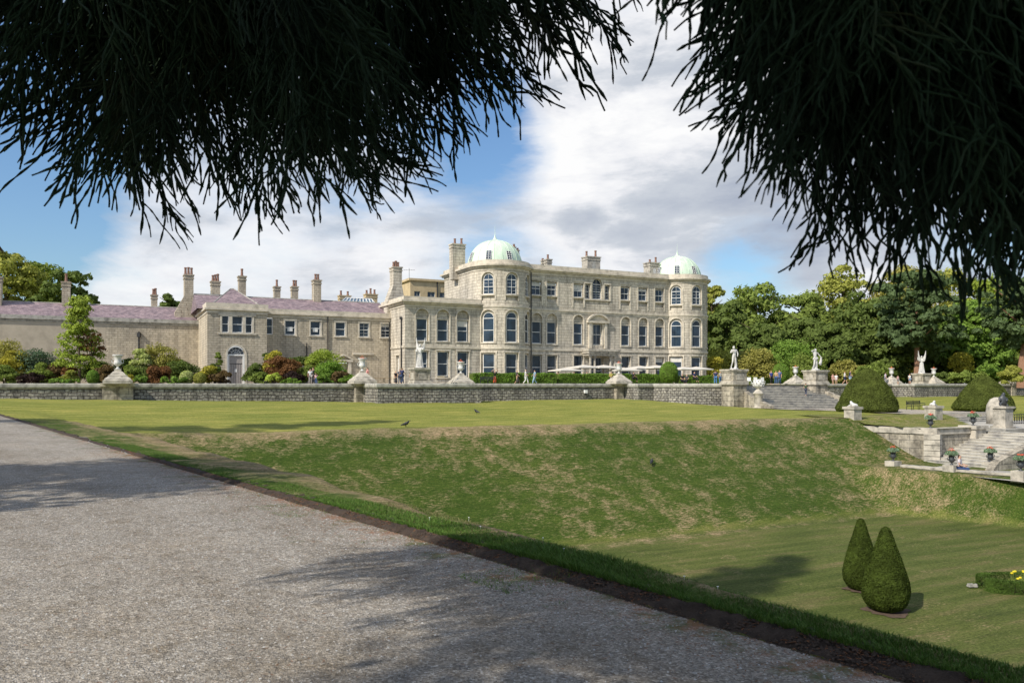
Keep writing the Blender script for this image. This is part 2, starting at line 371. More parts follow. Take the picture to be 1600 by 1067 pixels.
dry+=.35*np.exp(-((Z-ZL-.02)/.05)**2)*(Q>QB-.6)*(Q<QB+.6)
dry-=(1-sst(bankm+lowm+verm,0,.3))*.25
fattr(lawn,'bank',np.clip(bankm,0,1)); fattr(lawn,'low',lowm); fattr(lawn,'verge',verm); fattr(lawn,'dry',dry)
dirt,*_=grid_sheet('earth_edge',ts_near,np.array([0,.02,.045,.08,.115,.145,.17]),M['earth'],.11); tag(dirt,kind='structure')
es_p=np.array([-1200,-500,-200,-100,-60,-40,-25,-16]+steps_arr(-12,0,.4)+[-.2,-.08,0.0])
path,Xp,Yp,Zp,Tp,Ep=grid_sheet('path',ts_l[::2],es_p,M['gravel']); tag(path,kind='structure')
fattr(path,'edge',np.exp(Ep/.8)*1.0*(1-sst(Tp,30,50))-.2+.35*np.exp(-((Tp-3.2)/1.6)**2-((Ep+6.2)/1.2)**2))
# loose stones, needles and turf blades near the camera (uncountable)
rs=np.random.RandomState(3)
def scatter_tris(name, pts, size, mat, label, flat=.5, elong=1.0, tilt=.4):
    n=len(pts); a=rs.rand(n)*6.283; sx=size*(.5+rs.rand(n)); sy=sx/elong; h=sy*flat
    V=np.zeros((n,5,3))
    for k,(ux,uy) in enumerate(((1,0),(0,1),(-1,0),(0,-1))):
        V[:,k,0]=pts[:,0]+(ux*sx*np.cos(a)-uy*sy*np.sin(a))*(.8+.4*rs.rand(n)); V[:,k,1]=pts[:,1]+(ux*sx*np.sin(a)+uy*sy*np.cos(a))*(.8+.4*rs.rand(n)); V[:,k,2]=pts[:,2]-.001
    V[:,4,0]=pts[:,0]+.2*sx*(rs.rand(n)-.5); V[:,4,1]=pts[:,1]+.2*sx*(rs.rand(n)-.5); V[:,4,2]=pts[:,2]+h
    b=(np.arange(n)*5)[:,None]; Fc=np.concatenate([b+np.array([[0,1,4]]),b+np.array([[1,2,4]]),b+np.array([[2,3,4]]),b+np.array([[3,0,4]])])
    o=np_obj(name,V.reshape(-1,3),Fc,mat); tag(o,label,kind='stuff'); return o
def pebble_mat():
    m,t,b=nt('loose_pebbles'); v=t.nodes.new('ShaderNodeNewGeometry').outputs['Random Per Island']
    t.links.new(ramp(t,v,[(0,(.13,.12,.11)),(.4,(.25,.235,.215)),(.8,(.37,.355,.33)),(1,(.55,.55,.54))]),b.inputs['Base Color']); b.inputs['Roughness'].default_value=.85; return m
M['pebble']=pebble_mat()
def path_pts(n, tmax=16, emin=-9, emax=-.02, edge=False):
    t=-1+ (tmax+1)*rs.rand(n)**1.5; e=(emin+(emax-emin)*rs.rand(n)) if not edge else emax-np.abs(rs.normal(0,.45,n))
    x=PV[0]*t+PN[0]*(e+EDGE); y=PV[1]*t+PN[1]*(e+EDGE); return np.stack([x,y,z_ground(x,y)],-1)
scatter_tris('loose_stones',path_pts(52000),.0075,M['pebble'],'loose pale stones lying on the gravel path',.75)
M['clod']=simple('earth_clods',(.075,.055,.042),1,.5,20)
dp=path_pts(12000,20,emin=-.02,emax=.16)
scatter_tris('earth_clods',dp,.0085,M['clod'],'crumbled clods of dark earth along the cut turf edge',.8)
M['needle']=simple('dead_needles',(.22,.095,.04),.9,.5,30)
nd=np.concatenate([path_pts(3500,12),path_pts(15000,22,edge=True,emax=.16),path_pts(1600,14)])
scatter_tris('fallen_needles',nd,.022,M['needle'],'rust coloured needles and twigs littering the path edge',.5,7.0)
def blades(name, n, tr, er, h, mat, label, mask=None, lean=.5):
    t=tr[0]+(tr[1]-tr[0])*rs.rand(n)**1.4; e=er[0]+(er[1]-er[0])*rs.rand(n)**1.6
    if mask is not None: k=mask(t,e); t=t[k]; e=e[k]; n=len(t)
    x=PV[0]*t+PN[0]*(e+EDGE); y=PV[1]*t+PN[1]*(e+EDGE); z=z_ground(x,y)-.005
    a=rs.rand(n)*6.283; hh=np.interp(t,[6,11],[1,.42])*h*(.5+.9*rs.rand(n))*(.6+.8*(np.sin(t*2.1)*np.sin(t*.7+1)*.5+.5)); w=.0016+.0014*rs.rand(n)
    lx=rs.normal(0,lean,n)*hh-.25*hh*PN[0]; ly=rs.normal(0,lean,n)*hh-.25*hh*PN[1]
    V=np.zeros((n,5,3)); ca=np.cos(a)*w; sa=np.sin(a)*w
    V[:,0]=np.stack([x-ca,y-sa,z],-1); V[:,1]=np.stack([x+ca,y+sa,z],-1)
    V[:,2]=np.stack([x+ca*.7+lx*.35,y+sa*.7+ly*.35,z+hh*.6],-1); V[:,3]=np.stack([x-ca*.7+lx*.35,y-sa*.7+ly*.35,z+hh*.6],-1)
    V[:,4]=np.stack([x+lx,y+ly,z+hh*.95],-1)
    b=(np.arange(n)*5)[:,None]; Fc=np.concatenate([b+np.array([[0,1,2]]),b+np.array([[0,2,3]]),b+np.array([[3,2,4]])])
    o=np_obj(name,V.reshape(-1,3),Fc,mat); tag(o,label,kind='stuff'); return o
def blade_mat(name,c0,c1,c2):
    m,t,b=nt(name); v=t.nodes.new('ShaderNodeNewGeometry').outputs['Random Per Island']
    t.links.new(ramp(t,v,[(0,c0),(.6,c1),(1,c2)]),b.inputs['Base Color']); b.inputs['Roughness'].default_value=.6; b.inputs['Specular IOR Level'].default_value=.2; return m
M['blade']=blade_mat('verge_blades',(.052,.120,.016),(.095,.195,.026),(.17,.24,.055))
M['drystraw']=blade_mat('dry_blades',(.10,.13,.035),(.24,.20,.10),(.12,.17,.045))
blades('verge_grass',150000,(-2,26),(.13,.72),.050,M['blade'],'lush green grass fringing the earth edge of the path')
blades('verge_grass',90000,(-2,26),(.30,1.5),.026,M['drystraw'],'short dry grass along the crest of the verge')
def wm(t,e): return (np.sin(t*2.7)+np.sin(t*1.13+2)+.8*np.sin(t*6.1))>.9
blades('path_weeds',16000,(-1,16),(-.6,.1),.022,M['blade'],'small weeds growing at the edge of the gravel path',wm,1.2)
# daisies
dv=MB()
for k in range(9):
    t=3.3+rnd.random()*7; e=.45+rnd.random()*.5; x,y=PE(t,e); z=zg(x,y)+.045
    dv.lathe([(.0015,-.045),(.0015,0),(.009,.001),(.009,.005)],(x,y,z),6)
o=dv.build('daisy_flowers',M['white']); tag(o,'tiny white daisies in the verge grass',kind='stuff')
# ---------------------------------------------------------------- camera, sun, sky
SUN_EL=R(41.0); SUN_D=(.712,.701)   # horizontal direction the light travels
cam=bpy.data.cameras.new('camera'); cam.lens=28; cam.sensor_width=36; cam.clip_start=.05; cam.clip_end=5000
cam.shift_y=(HZ-533.5)/1600.0
cam.dof.use_dof=True; cam.dof.focus_distance=70; cam.dof.aperture_fstop=8.0
co=bpy.data.objects.new('camera',cam); COL.objects.link(co); co.location=(0,0,EYE); co.rotation_euler=(R(90),0,0); scene.camera=co
sun=bpy.data.lights.new('sun','SUN'); sun.energy=4.6; sun.angle=R(.7); sun.color=(1,.93,.82)
so=bpy.data.objects.new('sun',sun); COL.objects.link(so)
d=Vector((SUN_D[0]*math.cos(SUN_EL),SUN_D[1]*math.cos(SUN_EL),-math.sin(SUN_EL))); so.rotation_euler=d.to_track_quat('-Z','Y').to_euler()
w=bpy.data.worlds.new('World'); scene.world=w; w.use_nodes=True; t=w.node_tree; t.nodes.clear()
out=t.nodes.new('ShaderNodeOutputWorld'); bg=t.nodes.new('ShaderNodeBackground')
sky=t.nodes.new('ShaderNodeTexSky'); sky.sky_type='NISHITA'; sky.sun_disc=False; sky.sun_elevation=SUN_EL
sky.sun_rotation=math.atan2(-SUN_D[0],-SUN_D[1]); sky.air_density=1.3; sky.dust_density=.6; sky.ozone_density=2.5
skyc=mixc(t,1.0,sky.outputs[0],(.86,1.05,1.28),'MULTIPLY')
dirv=coord(t,'Generated')
sx=t.nodes.new('ShaderNodeSeparateXYZ'); t.links.new(dirv,sx.inputs[0])
zz=mth(t,'ADD',mth(t,'MAXIMUM',sx.outputs[2],0.0),.16)
def vdiv(x): return mth(t,'DIVIDE',x,zz)
cb=t.nodes.new('ShaderNodeCombineXYZ'); t.links.new(vdiv(sx.outputs[0]),cb.inputs[0]); t.links.new(vdiv(sx.outputs[1]),cb.inputs[1])
plane=cb.outputs[0]
dv=mapping(t,dirv,(1,1,2.3)); dv2=mapping(t,dirv,(1,1,3.4))
n1=noise(t,dv,2.6,10,.58,.35); n2=noise(t,mapping(t,dirv,(1.0,1.0,2.9),(.1,0,.6)),3.4,9,.60,.3); n3=noise(t,dv2,8.5,8,.62,.25)
def blob(px,py,rad,amp,soft=1.0):
    D=Vector(((px-800)/F,1,(HZ-py)/F)).normalized()
    vm=t.nodes.new('ShaderNodeVectorMath'); vm.operation='DISTANCE'; t.links.new(dirv,vm.inputs[0]); vm.inputs[1].default_value=D
    r=rad/F
    mr=t.nodes.new('ShaderNodeMapRange'); mr.interpolation_type='SMOOTHSTEP'; t.links.new(vm.outputs['Value'],mr.inputs[0])
    mr.inputs[1].default_value=0; mr.inputs[2].default_value=r; mr.inputs[3].default_value=amp; mr.inputs[4].default_value=0
    return mr.outputs[0]
def total(base, bl):
    v=base
    for b_ in bl: v=mth(t,'ADD',v,blob(*b_))
    return v
cov=total(mth(t,'ADD',mth(t,'MULTIPLY',n1,.95),mth(t,'MULTIPLY',n3,.40)),
 [(1050,180,420,.28),(1010,240,230,.14),(980,330,260,.16),(640,350,130,.12),(250,400,200,.12),(480,400,180,.12),(620,385,150,.10),(900,330,110,.10),(400,200,260,.10),
  (800,230,130,-.34),(700,250,110,-.20),(30,320,170,-.50),(20,100,220,-.20),(560,320,120,-.10),(1180,395,120,-.30),(1130,385,60,-.1),(760,130,120,-.25),(1320,330,240,.26),(1300,400,90,.06),(1560,380,200,.1)])
cm=ramp(t,cov,[(.555,0),(.64,.28),(.75,.76),(.89,1)])
dark=total(mth(t,'ADD',mth(t,'MULTIPLY',n2,.95),mth(t,'MULTIPLY',n3,.50)),[(1090,290,200,.05),(1300,345,230,.23),(900,340,45,.22),(930,335,30,.15),(1150,370,180,.08),(330,410,160,.07),(540,420,150,.05),(860,290,120,-.14),(600,380,180,-.06),(1340,415,70,-.2),(1020,330,90,.06)])
dark=mth(t,'MULTIPLY',dark,.8)
cc=ramp(t,dark,[(.48,(.96,.96,.965)),(.555,(.84,.85,.885)),(.645,(.585,.625,.69)),(.88,(.34,.39,.50))])
sep=t.nodes.new('ShaderNodeSeparateColor'); t.links.new(cm,sep.inputs[0])
cs=t.nodes.new('ShaderNodeVectorMath'); cs.operation='SCALE'; t.links.new(cc,cs.inputs[0]); cs.inputs['Scale'].default_value=9.6
fin=mixc(t,sep.outputs[0],skyc,cs.outputs[0])
t.links.new(fin,bg.inputs['Color']); bg.inputs['Strength'].default_value=.1; t.links.new(bg.outputs[0],out.inputs[0])
scene.view_settings.view_transform='Standard'; scene.view_settings.look='None'; scene.view_settings.exposure=0.1; scene.view_settings.gamma=1
scene.render.engine='CYCLES'
scene.cycles.max_bounces=6; scene.cycles.transparent_max_bounces=8
wrnd=random.Random(5)
# ---------------------------------------------------------------- wall building kit
def flat_map(q, s_ref=0, out=-1):
    """front wall at constant q; d = depth inward (+q)"""
    return lambda s,z,d: W(s,q+d,z)
def side_map(s0, q0):
    """left-facing wall along q starting at q0; a = distance along, inward = +s"""
    return lambda a,z,d: W(s0+d,q0+a,z)
def drum_map(sc,qc,r):
    """a = arc length from the front point (a=0), positive to +s"""
    def f(a,z,d):
        th=a/r; rr=r-d
        return W(sc+rr*math.sin(th), qc-rr*math.cos(th), z)
    return f
def wall_with_openings(mb, mp, a0, a1, z0, z1, ops, step=None, trim=None):
    """ops: dict(c,w,zb,zt,arch,depth)"""
    cuts={a0,a1}
    for o in ops:
        l,r=o['c']-o['w']/2,o['c']+o['w']/2; n=8 if o.get('arch') else 1
        for i in range(n+1): cuts.add(l+(r-l)*i/n)
    if step:
        k=max(1,int((a1-a0)/step))
        for i in range(k+1): cuts.add(a0+(a1-a0)*i/k)
    cs=sorted(cuts); xs=[cs[0]]
    for c in cs[1:]:
        if c-xs[-1]>1e-4: xs.append(c)
    def top(o,a):
        if not o.get('arch'): return o['zt']
        h=o['w']/2; rise=o.get('rise',h); x=max(-1,min(1,(a-o['c'])/h)); return o['zt']-rise+rise*math.sqrt(max(0,1-x*x))
    for i in range(len(xs)-1):
        x0,x1=xs[i],xs[i+1]; mid=(x0+x1)/2
        here=sorted([o for o in ops if abs(mid-o['c'])<o['w']/2], key=lambda o:o['zb'])
        lo0=lo1=z0
        def quad(b0,b1,t0,t1,d=0):
            if max(t0-b0,t1-b1)<1e-4: return
            mb.add([mp(x0,b0,d),mp(x1,b1,d),mp(x1,t1,d),mp(x0,t0,d)],[(0,1,2,3)],[[(x0,b0),(x1,b1),(x1,t1),(x0,t0)]])
        for o in here:
            quad(lo0,lo1,o['zb'],o['zb']); T0,T1=top(o,x0),top(o,x1); dp=o.get('depth',.3)
            # soffit and sill reveal
            mb.add([mp(x0,T0,0),mp(x1,T1,0),mp(x1,T1,dp),mp(x0,T0,dp)],[(0,1,2,3)],[[(x0,0),(x1,0),(x1,dp),(x0,dp)]])
            mb.add([mp(x0,o['zb'],0),mp(x1,o['zb'],0),mp(x1,o['zb'],dp),mp(x0,o['zb'],dp)],[(3,2,1,0)],[[(x0,0),(x1,0),(x1,dp),(x0,dp)]])
            # stone back panel where there is no window
            for (wb,wt) in [(o['zb'],o.get('wb',o['zb'])),(o.get('wt',1e9),None)]:
                if wt is None:
                    if wb<1e8: quad(min(wb,T0),min(wb,T1),T0,T1,dp)
                elif wt>wb: quad(wb,wb,wt,wt,dp)
            lo0,lo1=T0,T1
        quad(lo0,lo1,z1,z1)
    for o in ops:
        dp=o.get('depth',.3)
        for e in (-1,1):
            a=o['c']+e*o['w']/2; zt=top(o,a)
            mb.add([mp(a,o['zb'],0),mp(a,zt,0),mp(a,zt,dp),mp(a,o['zb'],dp)],[(0,1,2,3) if e>0 else (3,2,1,0)],[[(0,o['zb']),(0,zt),(dp,zt),(dp,o['zb'])]])
def strip_box(mb, mp, a0, a1, z0, z1, d0, d1, n=1):
    """a bar following the wall: d0 outer (negative = proud), d1 inner"""
    for i in range(n):
        x0=a0+(a1-a0)*i/n; x1=a0+(a1-a0)*(i+1)/n
        v=[mp(x0,z0,d0),mp(x1,z0,d0),mp(x1,z0,d1),mp(x0,z0,d1),mp(x0,z1,d0),mp(x1,z1,d0),mp(x1,z1,d1),mp(x0,z1,d1)]
        f=[(0,1,5,4),(4,5,6,7),(0,3,2,1)]
        if i==0: f.append((0,4,7,3))
        if i==n-1: f.append((1,2,6,5))
        mb.add(v,f)
def window(par, mp, c, w, wb, wt, depth, arch=False, cols=2, rows=4, sash=True, fr=.055, blind=0, name='window', mullion=.026, label=None, boarded=False):
    if not blind and sash and wt-wb>1.4 and wrnd.random()<.2: blind=(wt-wb)*wrnd.choice([.18,.28,.4])
    g=MB(); n=10 if arch else 1; h=w/2
    def top(x): return wt-h+math.sqrt(max(0,h*h-x*x)) if arch else wt
    for i in range(n):
        x0=-h+w*i/n; x1=-h+w*(i+1)/n; d=depth-.01
        g.add([mp(c+x0,wb,d),mp(c+x1,wb,d),mp(c+x1,top(x1),d),mp(c+x0,top(x0),d)],[(0,1,2,3)])
    go=g.build(name,M['glass'],par)
    f=MB(); d0,d1=depth-.075,depth-.015
    strip_box(f,mp,c-h,c-h+fr,wb,top(-h+fr) if not arch else wt-h,d0,d1); strip_box(f,mp,c+h-fr,c+h,wb,wt-h if arch else wt,d0,d1)
    strip_box(f,mp,c-h+fr,c+h-fr,wb,wb+fr*1.3,d0,d1)
    if arch:
        k=10
        for i in range(k):
            a0=math.pi*i/k; a1=math.pi*(i+1)/k; pts=[]
            for a,r in ((a0,h),(a1,h),(a1,h-fr),(a0,h-fr)):
                pts.append(mp(c+r*math.cos(a),wt-h+r*math.sin(a),d0+.002))
            f.add(pts,[(0,1,2,3)])
        strip_box(f,mp,c-h+fr,c+h-fr,wt-h-.04,wt-h+.04,d0,d1)
    else: strip_box(f,mp,c-h+fr,c+h-fr,wt-fr,wt,d0,d1)
    zm=(wb+(wt-h if arch else wt))/2
    if sash: strip_box(f,mp,c-h+fr,c+h-fr,zm-.035,zm+.035,d0-.02,d1)
    for i in range(1,cols):
        x=c-h+w*i/cols; strip_box(f,mp,x-mullion/2,x+mullion/2,wb+fr,(top(x-c)-fr),d0+.012,d1-.004)
    for j in range(1,rows):
        if sash and j*2==rows: continue
        z=wb+((wt-h if arch else wt)-wb)*j/rows; strip_box(f,mp,c-h+fr,c+h-fr,z-mullion/2,z+mullion/2,d0+.016,d1-.006)
    f.build('frame',M['white'],go)
    if blind:
        b=MB(); zt=wt-h if arch else wt-fr; strip_box(b,mp,c-h+fr,c+h-fr,zt-blind,zt-.05,depth-.016,depth-.012); b.build('blind',M['blind'],go)
    return go
def surround(mb, mp, c, w, zb, zt, arch=False, t=.16, proud=.06, sill=True, n=1):
    h=w/2
    zt2=zt-h if arch else zt
    strip_box(mb,mp,c-h-t,c-h-.002,zb,zt2,-proud,.03); strip_box(mb,mp,c+h+.002,c+h+t,zb,zt2,-proud,.03)
    if arch:
        k=10
        for i in range(k):
            a0=math.pi*i/k; a1=math.pi*(i+1)/k; vs=[]
            for d in (-proud,.03):
                for a,r in ((a0,h+.002),(a1,h+.002),(a1,h+t),(a0,h+t)): vs.append(mp(c+r*math.cos(a),zt-h+r*math.sin(a),d))
            mb.add(vs,[(0,1,2,3),(3,2,6,7),(1,0,4,5)])
    else: strip_box(mb,mp,c-h-t-.03,c+h+t+.03,zt+.002,zt+t*1.1,-proud-.03,.03)
    if sill: strip_box(mb,mp,c-h-t-.04,c+h+t+.04,zb-.16,zb-.002,-proud-.07,.05,n)
def pot_mb(h,r=.16,flare=True):
    m=MB(); m.lathe([(r*1.25,0),(r*1.25,.12),(r,.16),(r*.82,h*.8),(r*1.1,h*.86),(r*1.1,h*.95),(r*.8,h)],(0,0,0),10); return m
def chimney(par, px, wpx, ytop, ybase, q, pots, dq=None, flare=0, label=None, mat='wall', tall=None, niche=False):
    s=s_at(px,q); Y=depth_at(px,q); w=wpx/F*Y/ (CU+.25); zt=z_at(px,ytop,q); zb=z_at(px,ybase,q)-2.2
    x,y,_=W(s,q); d=dq or w*.9; m=MB(); cap=.16
    def bx(z0,z1,ww,dd):
        mp=lambda a,z,dep: W(s+a,q-dd/2+dep,z)
        P=[W(s-ww/2,q-dd/2),W(s+ww/2,q-dd/2),W(s+ww/2,q+dd/2),W(s-ww/2,q+dd/2)]
        vs=[(p[0],p[1],z0) for p in P]+[(p[0],p[1],z1) for p in P]
        L=[ww,dd,ww,dd]; uv=[]; fs=[]
        for i in range(4):
            j=(i+1)%4; fs.append((i,j,j+4,i+4)); uv.append([(0,z0),(L[i],z0),(L[i],z1),(0,z1)])
        fs+= [(4,5,6,7),(3,2,1,0)]; uv+=[[(0,0),(ww,0),(ww,dd),(0,dd)]]*2
        m.add(vs,fs,uv)
    bx(zb,zt-.55,w,d)
    if flare:
        P0=[(-w/2-flare,-d/2-.02),(w/2+flare*.5,-d/2-.02),(w/2+flare*.5,d/2+.02),(-w/2-flare,d/2+.02)]; P1=[(-w/2-.02,-d/2-.02),(w/2+.02,-d/2-.02),(w/2+.02,d/2+.02),(-w/2-.02,d/2+.02)]
        zf=z_at(px,ybase,q); vs=[W(s+a,q+b,zf-.6) for a,b in P0]+[W(s+a,q+b,zf+1.5) for a,b in P1]
        m.add(vs,[(0,1,5,4),(1,2,6,5),(2,3,7,6),(3,0,4,7),(4,5,6,7)],[[(0,0),(w,0),(w,2),(0,2)]]*5)
        vs=[W(s+a,q+b,zf-3.4) for a,b in P0]+[W(s+a,q+b,zf-.6) for a,b in P0]; m.add(vs,[(0,1,5,4),(1,2,6,5),(2,3,7,6),(3,0,4,7)],[[(0,0),(w,0),(w,2.8),(0,2.8)]]*4)
    bx(zt-.55,zt-.40,w+.14,d+.14); bx(zt-.40,zt-.14,w+.04,d+.04); bx(zt-.14,zt,w+.22,d+.22)
    o=m.build('chimney',M[mat],par); 
    if label: o['label']=label
    if niche:
        k=MB(); mp=lambda a,z,dep: W(s+a,q-d/2+dep,z); r=w*.17; zc=zt-1.3
        for i in range(12):
            a0=2*math.pi*i/12; a1=2*math.pi*(i+1)/12
            k.add([mp(0,zc,-.01),mp(r*math.cos(a0),zc+1.5*r*math.sin(a0),-.01),mp(r*math.cos(a1),zc+1.5*r*math.sin(a1),-.01)],[(0,1,2)])
        k.build('oval_panel',M[niche if isinstance(niche,str) else 'coping'],o)
    for (dx,h) in pots:
        p=pot_mb(h); pm=MB(); X,Yy,_=W(s+dx,q); pm.merge(p,off=(X,Yy,zt)); pm.build('chimney_pot',M['pot'],o)
    return o
# ---------------------------------------------------------------- the mansion
ZT=1.58; ZS1=6.2; ZS2=11.45; ZCOR=16.35; QF=92.0; R0=4.0; QD=94.0
bx0=W(59.6,95,ZT)
house=thing('mansion','large pale granite country mansion with two green domed corner towers behind the long hedge','building',bx0)
S1C,S2C=44.9,74.4; JN=3.464
fm=flat_map(QF); ops=[]; wins=[]; sur=MB()
up_px=[836,860.5,902,975,1002.5,1028.5]
for px in up_px:
    c=s_at(px+2,QF); ops.append(dict(c=c,w=1.55,zb=12.55,zt=15.15,depth=.30,wb=13.35,wt=15.05)); wins.append(('w',fm,c,1.32,13.35,15.03,.30,False,2,2))
cv=s_at(933.5,QF)
ops.append(dict(c=cv,w=4.0,zb=12.5,zt=13.2,depth=.18)); 
ops.append(dict(c=cv,w=1.5,zb=13.2,zt=16.0,arch=True,depth=.40)); wins.append(('w',fm,cv,1.46,13.25,15.98,.40,True,2,6))
for e in (-1,1):
    ops.append(dict(c=cv+e*1.58,w=.80,zb=13.2,zt=15.2,depth=.40)); wins.append(('w',fm,cv+e*1.58,.76,13.25,15.15,.40,False,2,4))
ops[len(up_px)]['wb']=13.2
low_px=[838,861.5,903,977,1004.5,1030]
for px in low_px:
    c=s_at(px+1,QF); ops.append(dict(c=c,w=1.6,zb=6.75,zt=10.95,arch=True,depth=.32,wb=7.0,wt=9.95)); wins.append(('w',fm,c,1.3,7.0,9.93,.32,False,1 if px<1100 else 2,2))
    ops.append(dict(c=c,w=1.5,zb=1.75,zt=5.5,depth=.42)); wins.append(('w',fm,c,1.42,2.25 if px<1000 else 1.8,5.45,.42,False,1,2)); 
ops.append(dict(c=cv,w=1.45,zb=6.95,zt=9.85,depth=.40)); wins.append(('w',fm,cv,1.4,7.0,9.8,.40,False,2,2))
ops.append(dict(c=cv,w=1.9,zb=1.7,zt=5.3,depth=.5)); wins.append(('door',fm,cv,1.8,1.7,5.25,.5,False,2,3))
wl=MB(); wall_with_openings(wl,fm,S1C+JN+.001,S2C-JN-.001,0.4,ZCOR,ops)
front=wl.build('wall',M['wall'],house)
def drum(sc, lab, arcs=((-math.pi/2,math.pi/2))):
    mp=drum_map(sc,QD,R0); a0,a1=-math.pi/2*R0,math.pi/2*R0
    ops=[]; ws=[]
    for k in (-1,0,1):
        c=k*math.pi/4*R0
        ops+= [dict(c=c,w=1.75,zb=12.2,zt=15.75,arch=True,depth=.22),]
        ops[-1].update(wb=12.95); ws.append((c,1.42,13.0,15.55,True,2,4,.22))
        ops+= [dict(c=c,w=1.9,zb=6.7,zt=11.0,arch=True,depth=.22,wb=6.95)]; ws.append((c,1.5,6.95,10.7,True,1,2,.22))
        ops+= [dict(c=c,w=1.95,zb=1.9,zt=5.6,depth=.30)]; ws.append((c,1.6,2.1,5.45,False,1,2,.30))
    m=MB(); wall_with_openings(m,mp,a0,a1,.4,ZCOR,ops,step=.26); t=m.build('tower',M['wall'],house); t['label']=lab
    s=MB()
    # solid stone between arch of opening and window: thin annular reveal frames
    for (c,w,wb,wt,ar,cols,rows,dp) in ws:
        ow=(1.75 if wb>12 else 1.9 if wb>6 else 1.95); top=(15.75 if wb>12 else 11.0 if wb>6 else 5.6)
        n=12; h=w/2; H=ow/2
        if ar:
            zc=wt-h; zC=top-H
            for i in range(n):
                a,b=math.pi*i/n,math.pi*(i+1)/n
                s.add([mp(c+h*math.cos(a),zc+h*math.sin(a),dp-.02),mp(c+h*math.cos(b),zc+h*math.sin(b),dp-.02),mp(c+(H+.02)*math.cos(b),zC+(H+.02)*math.sin(b),dp-.02),mp(c+(H+.02)*math.cos(a),zC+(H+.02)*math.sin(a),dp-.02)],[(0,1,2,3)])
            for e in (-1,1):
                x0,x1=(c+e*h,c+e*(H+.02)); s.add([mp(x0,wb-.1,dp-.02),mp(x1,wb-.1,dp-.02),mp(x1,zC,dp-.02),mp(x0,zc,dp-.02)],[(0,1,2,3)])
        else:
            for e in (-1,1): x0,x1=(c+e*h,c+e*H); s.add([mp(x0,wb-.2,dp-.02),mp(x1,wb-.2,dp-.02),mp(x1,top,dp-.02),mp(x0,top,dp-.02)],[(0,1,2,3)])
            s.add([mp(c-h,wt,dp-.02),mp(c+h,wt,dp-.02),mp(c+h,top,dp-.02),mp(c-h,top,dp-.02)],[(0,1,2,3)])
            s.add([mp(c-h,wb-.2,dp-.02),mp(c+h,wb-.2,dp-.02),mp(c+h,wb,dp-.02),mp(c-h,wb,dp-.02)],[(0,1,2,3)])
        surround(s,mp,c,ow,(12.2 if wb>12 else 6.7 if wb>6 else 1.9),top,ar,.17,.07,False)
        if wb>6: strip_box(s,mp,c-ow/2-.1,c+ow/2+.1,wb-.2,wb-.02,-.10,dp-.01,5)
    n=26
    strip_box(s,mp,a0,a1,ZS1-.14,ZS1+.14,-.10,.05,n); strip_box(s,mp,a0,a1,ZS2-.42,ZS2-.12,-.05,.05,n); strip_box(s,mp,a0,a1,ZS2-.12,ZS2+.12,-.16,.05,n)
    strip_box(s,mp,a0,a1,ZCOR-.35,ZCOR,-.06,.05,n); strip_box(s,mp,a0,a1,ZCOR,ZCOR+.2,-.30,.05,n); strip_box(s,mp,a0,a1,ZCOR+.2,ZCOR+.42,-.52,.2,n); strip_box(s,mp,a0,a1,ZCOR+.42,ZCOR+.95,-.12,.5,n)
    s.build('cornice',M['trim'],t)
    for i,(c,w,wb,wt,ar,cols,rows,dp) in enumerate(ws):
        window(house,mp,c,w,wb,wt,dp,ar,cols,rows,blind=(.9 if (i in (0,) ) else 0))
    # dome
    dm=MB(); dm.smooth=True; RD=3.62 if sc<50 else 3.5; x,y,_=W(sc,QD+(1.1 if sc<50 else .5)); z0=ZCOR+.6; prof=[]
    for i in range(15):
        a=math.pi/2*i/14*.93; prof.append((RD*math.cos(a)**.92, RD*1.0*math.sin(a)))
    prof+= [(.30,RD*1.0+.10),(.17,RD+.32),(.07,RD+.62),(.03,RD+.85)]
    dm.lathe(prof,(x,y,z0),40); dome=dm.build('dome',M['copper'],t)
    rb=MB()
    for k in range(20):
        a=2*math.pi*k/20; rb.tube([(x+(r+.015)*math.cos(a),y+(r+.015)*math.sin(a),z0+z) for r,z in prof[:16]],.028,4)
    rb.tube([(x,y,z0+RD+.7),(x,y,z0+RD+1.9)],[.03,.012],5); rb.build('dome_ribs',M['copper'],t)
    for wa in (R(-90-12),R(-90+33),R(-90-62)):
        # little dormer window lying in the dome
        ca,sa=math.cos(wa),math.sin(wa); g=MB(); fr=MB()
        def P(h,a,z): 
            # h outwards offset, a sideways
            el=z; rr=RD*math.cos(el)**.92; zz=RD*math.sin(el); 
            bx,by=x+(rr+h)*ca,y+(rr+h)*sa; return (bx-sa*a,by+ca*a,z0+zz+h*.4)
        e0,e1=.17,.50
        g.add([P(.07,-.32,e0),P(.07,.32,e0),P(.07,.32,e1),P(.07,-.32,e1)],[(0,1,2,3)]); go=g.build('dome_window',M['glass'],t)
        for a in (-.34,0,.34): fr.tube([P(.09,a,e0),P(.09,a,e1)],.035,4)
        for k in range(5): e=e0+(e1-e0)*k/4; fr.tube([P(.09,-.34,e),P(.09,.34,e)],.03,4)
        fr.build('dome_window_frame',M['white'],t)
    return t
t1=drum(S1C,'nearer round corner tower with pale green copper dome')
t2=drum(S2C,'farther round corner tower with pale green copper dome')
for k,*a in wins:
    o=window(house,a[0],a[1],a[2],a[3],a[4],a[5],a[6],a[7],a[8],name=('door' if k=='door' else 'window'))
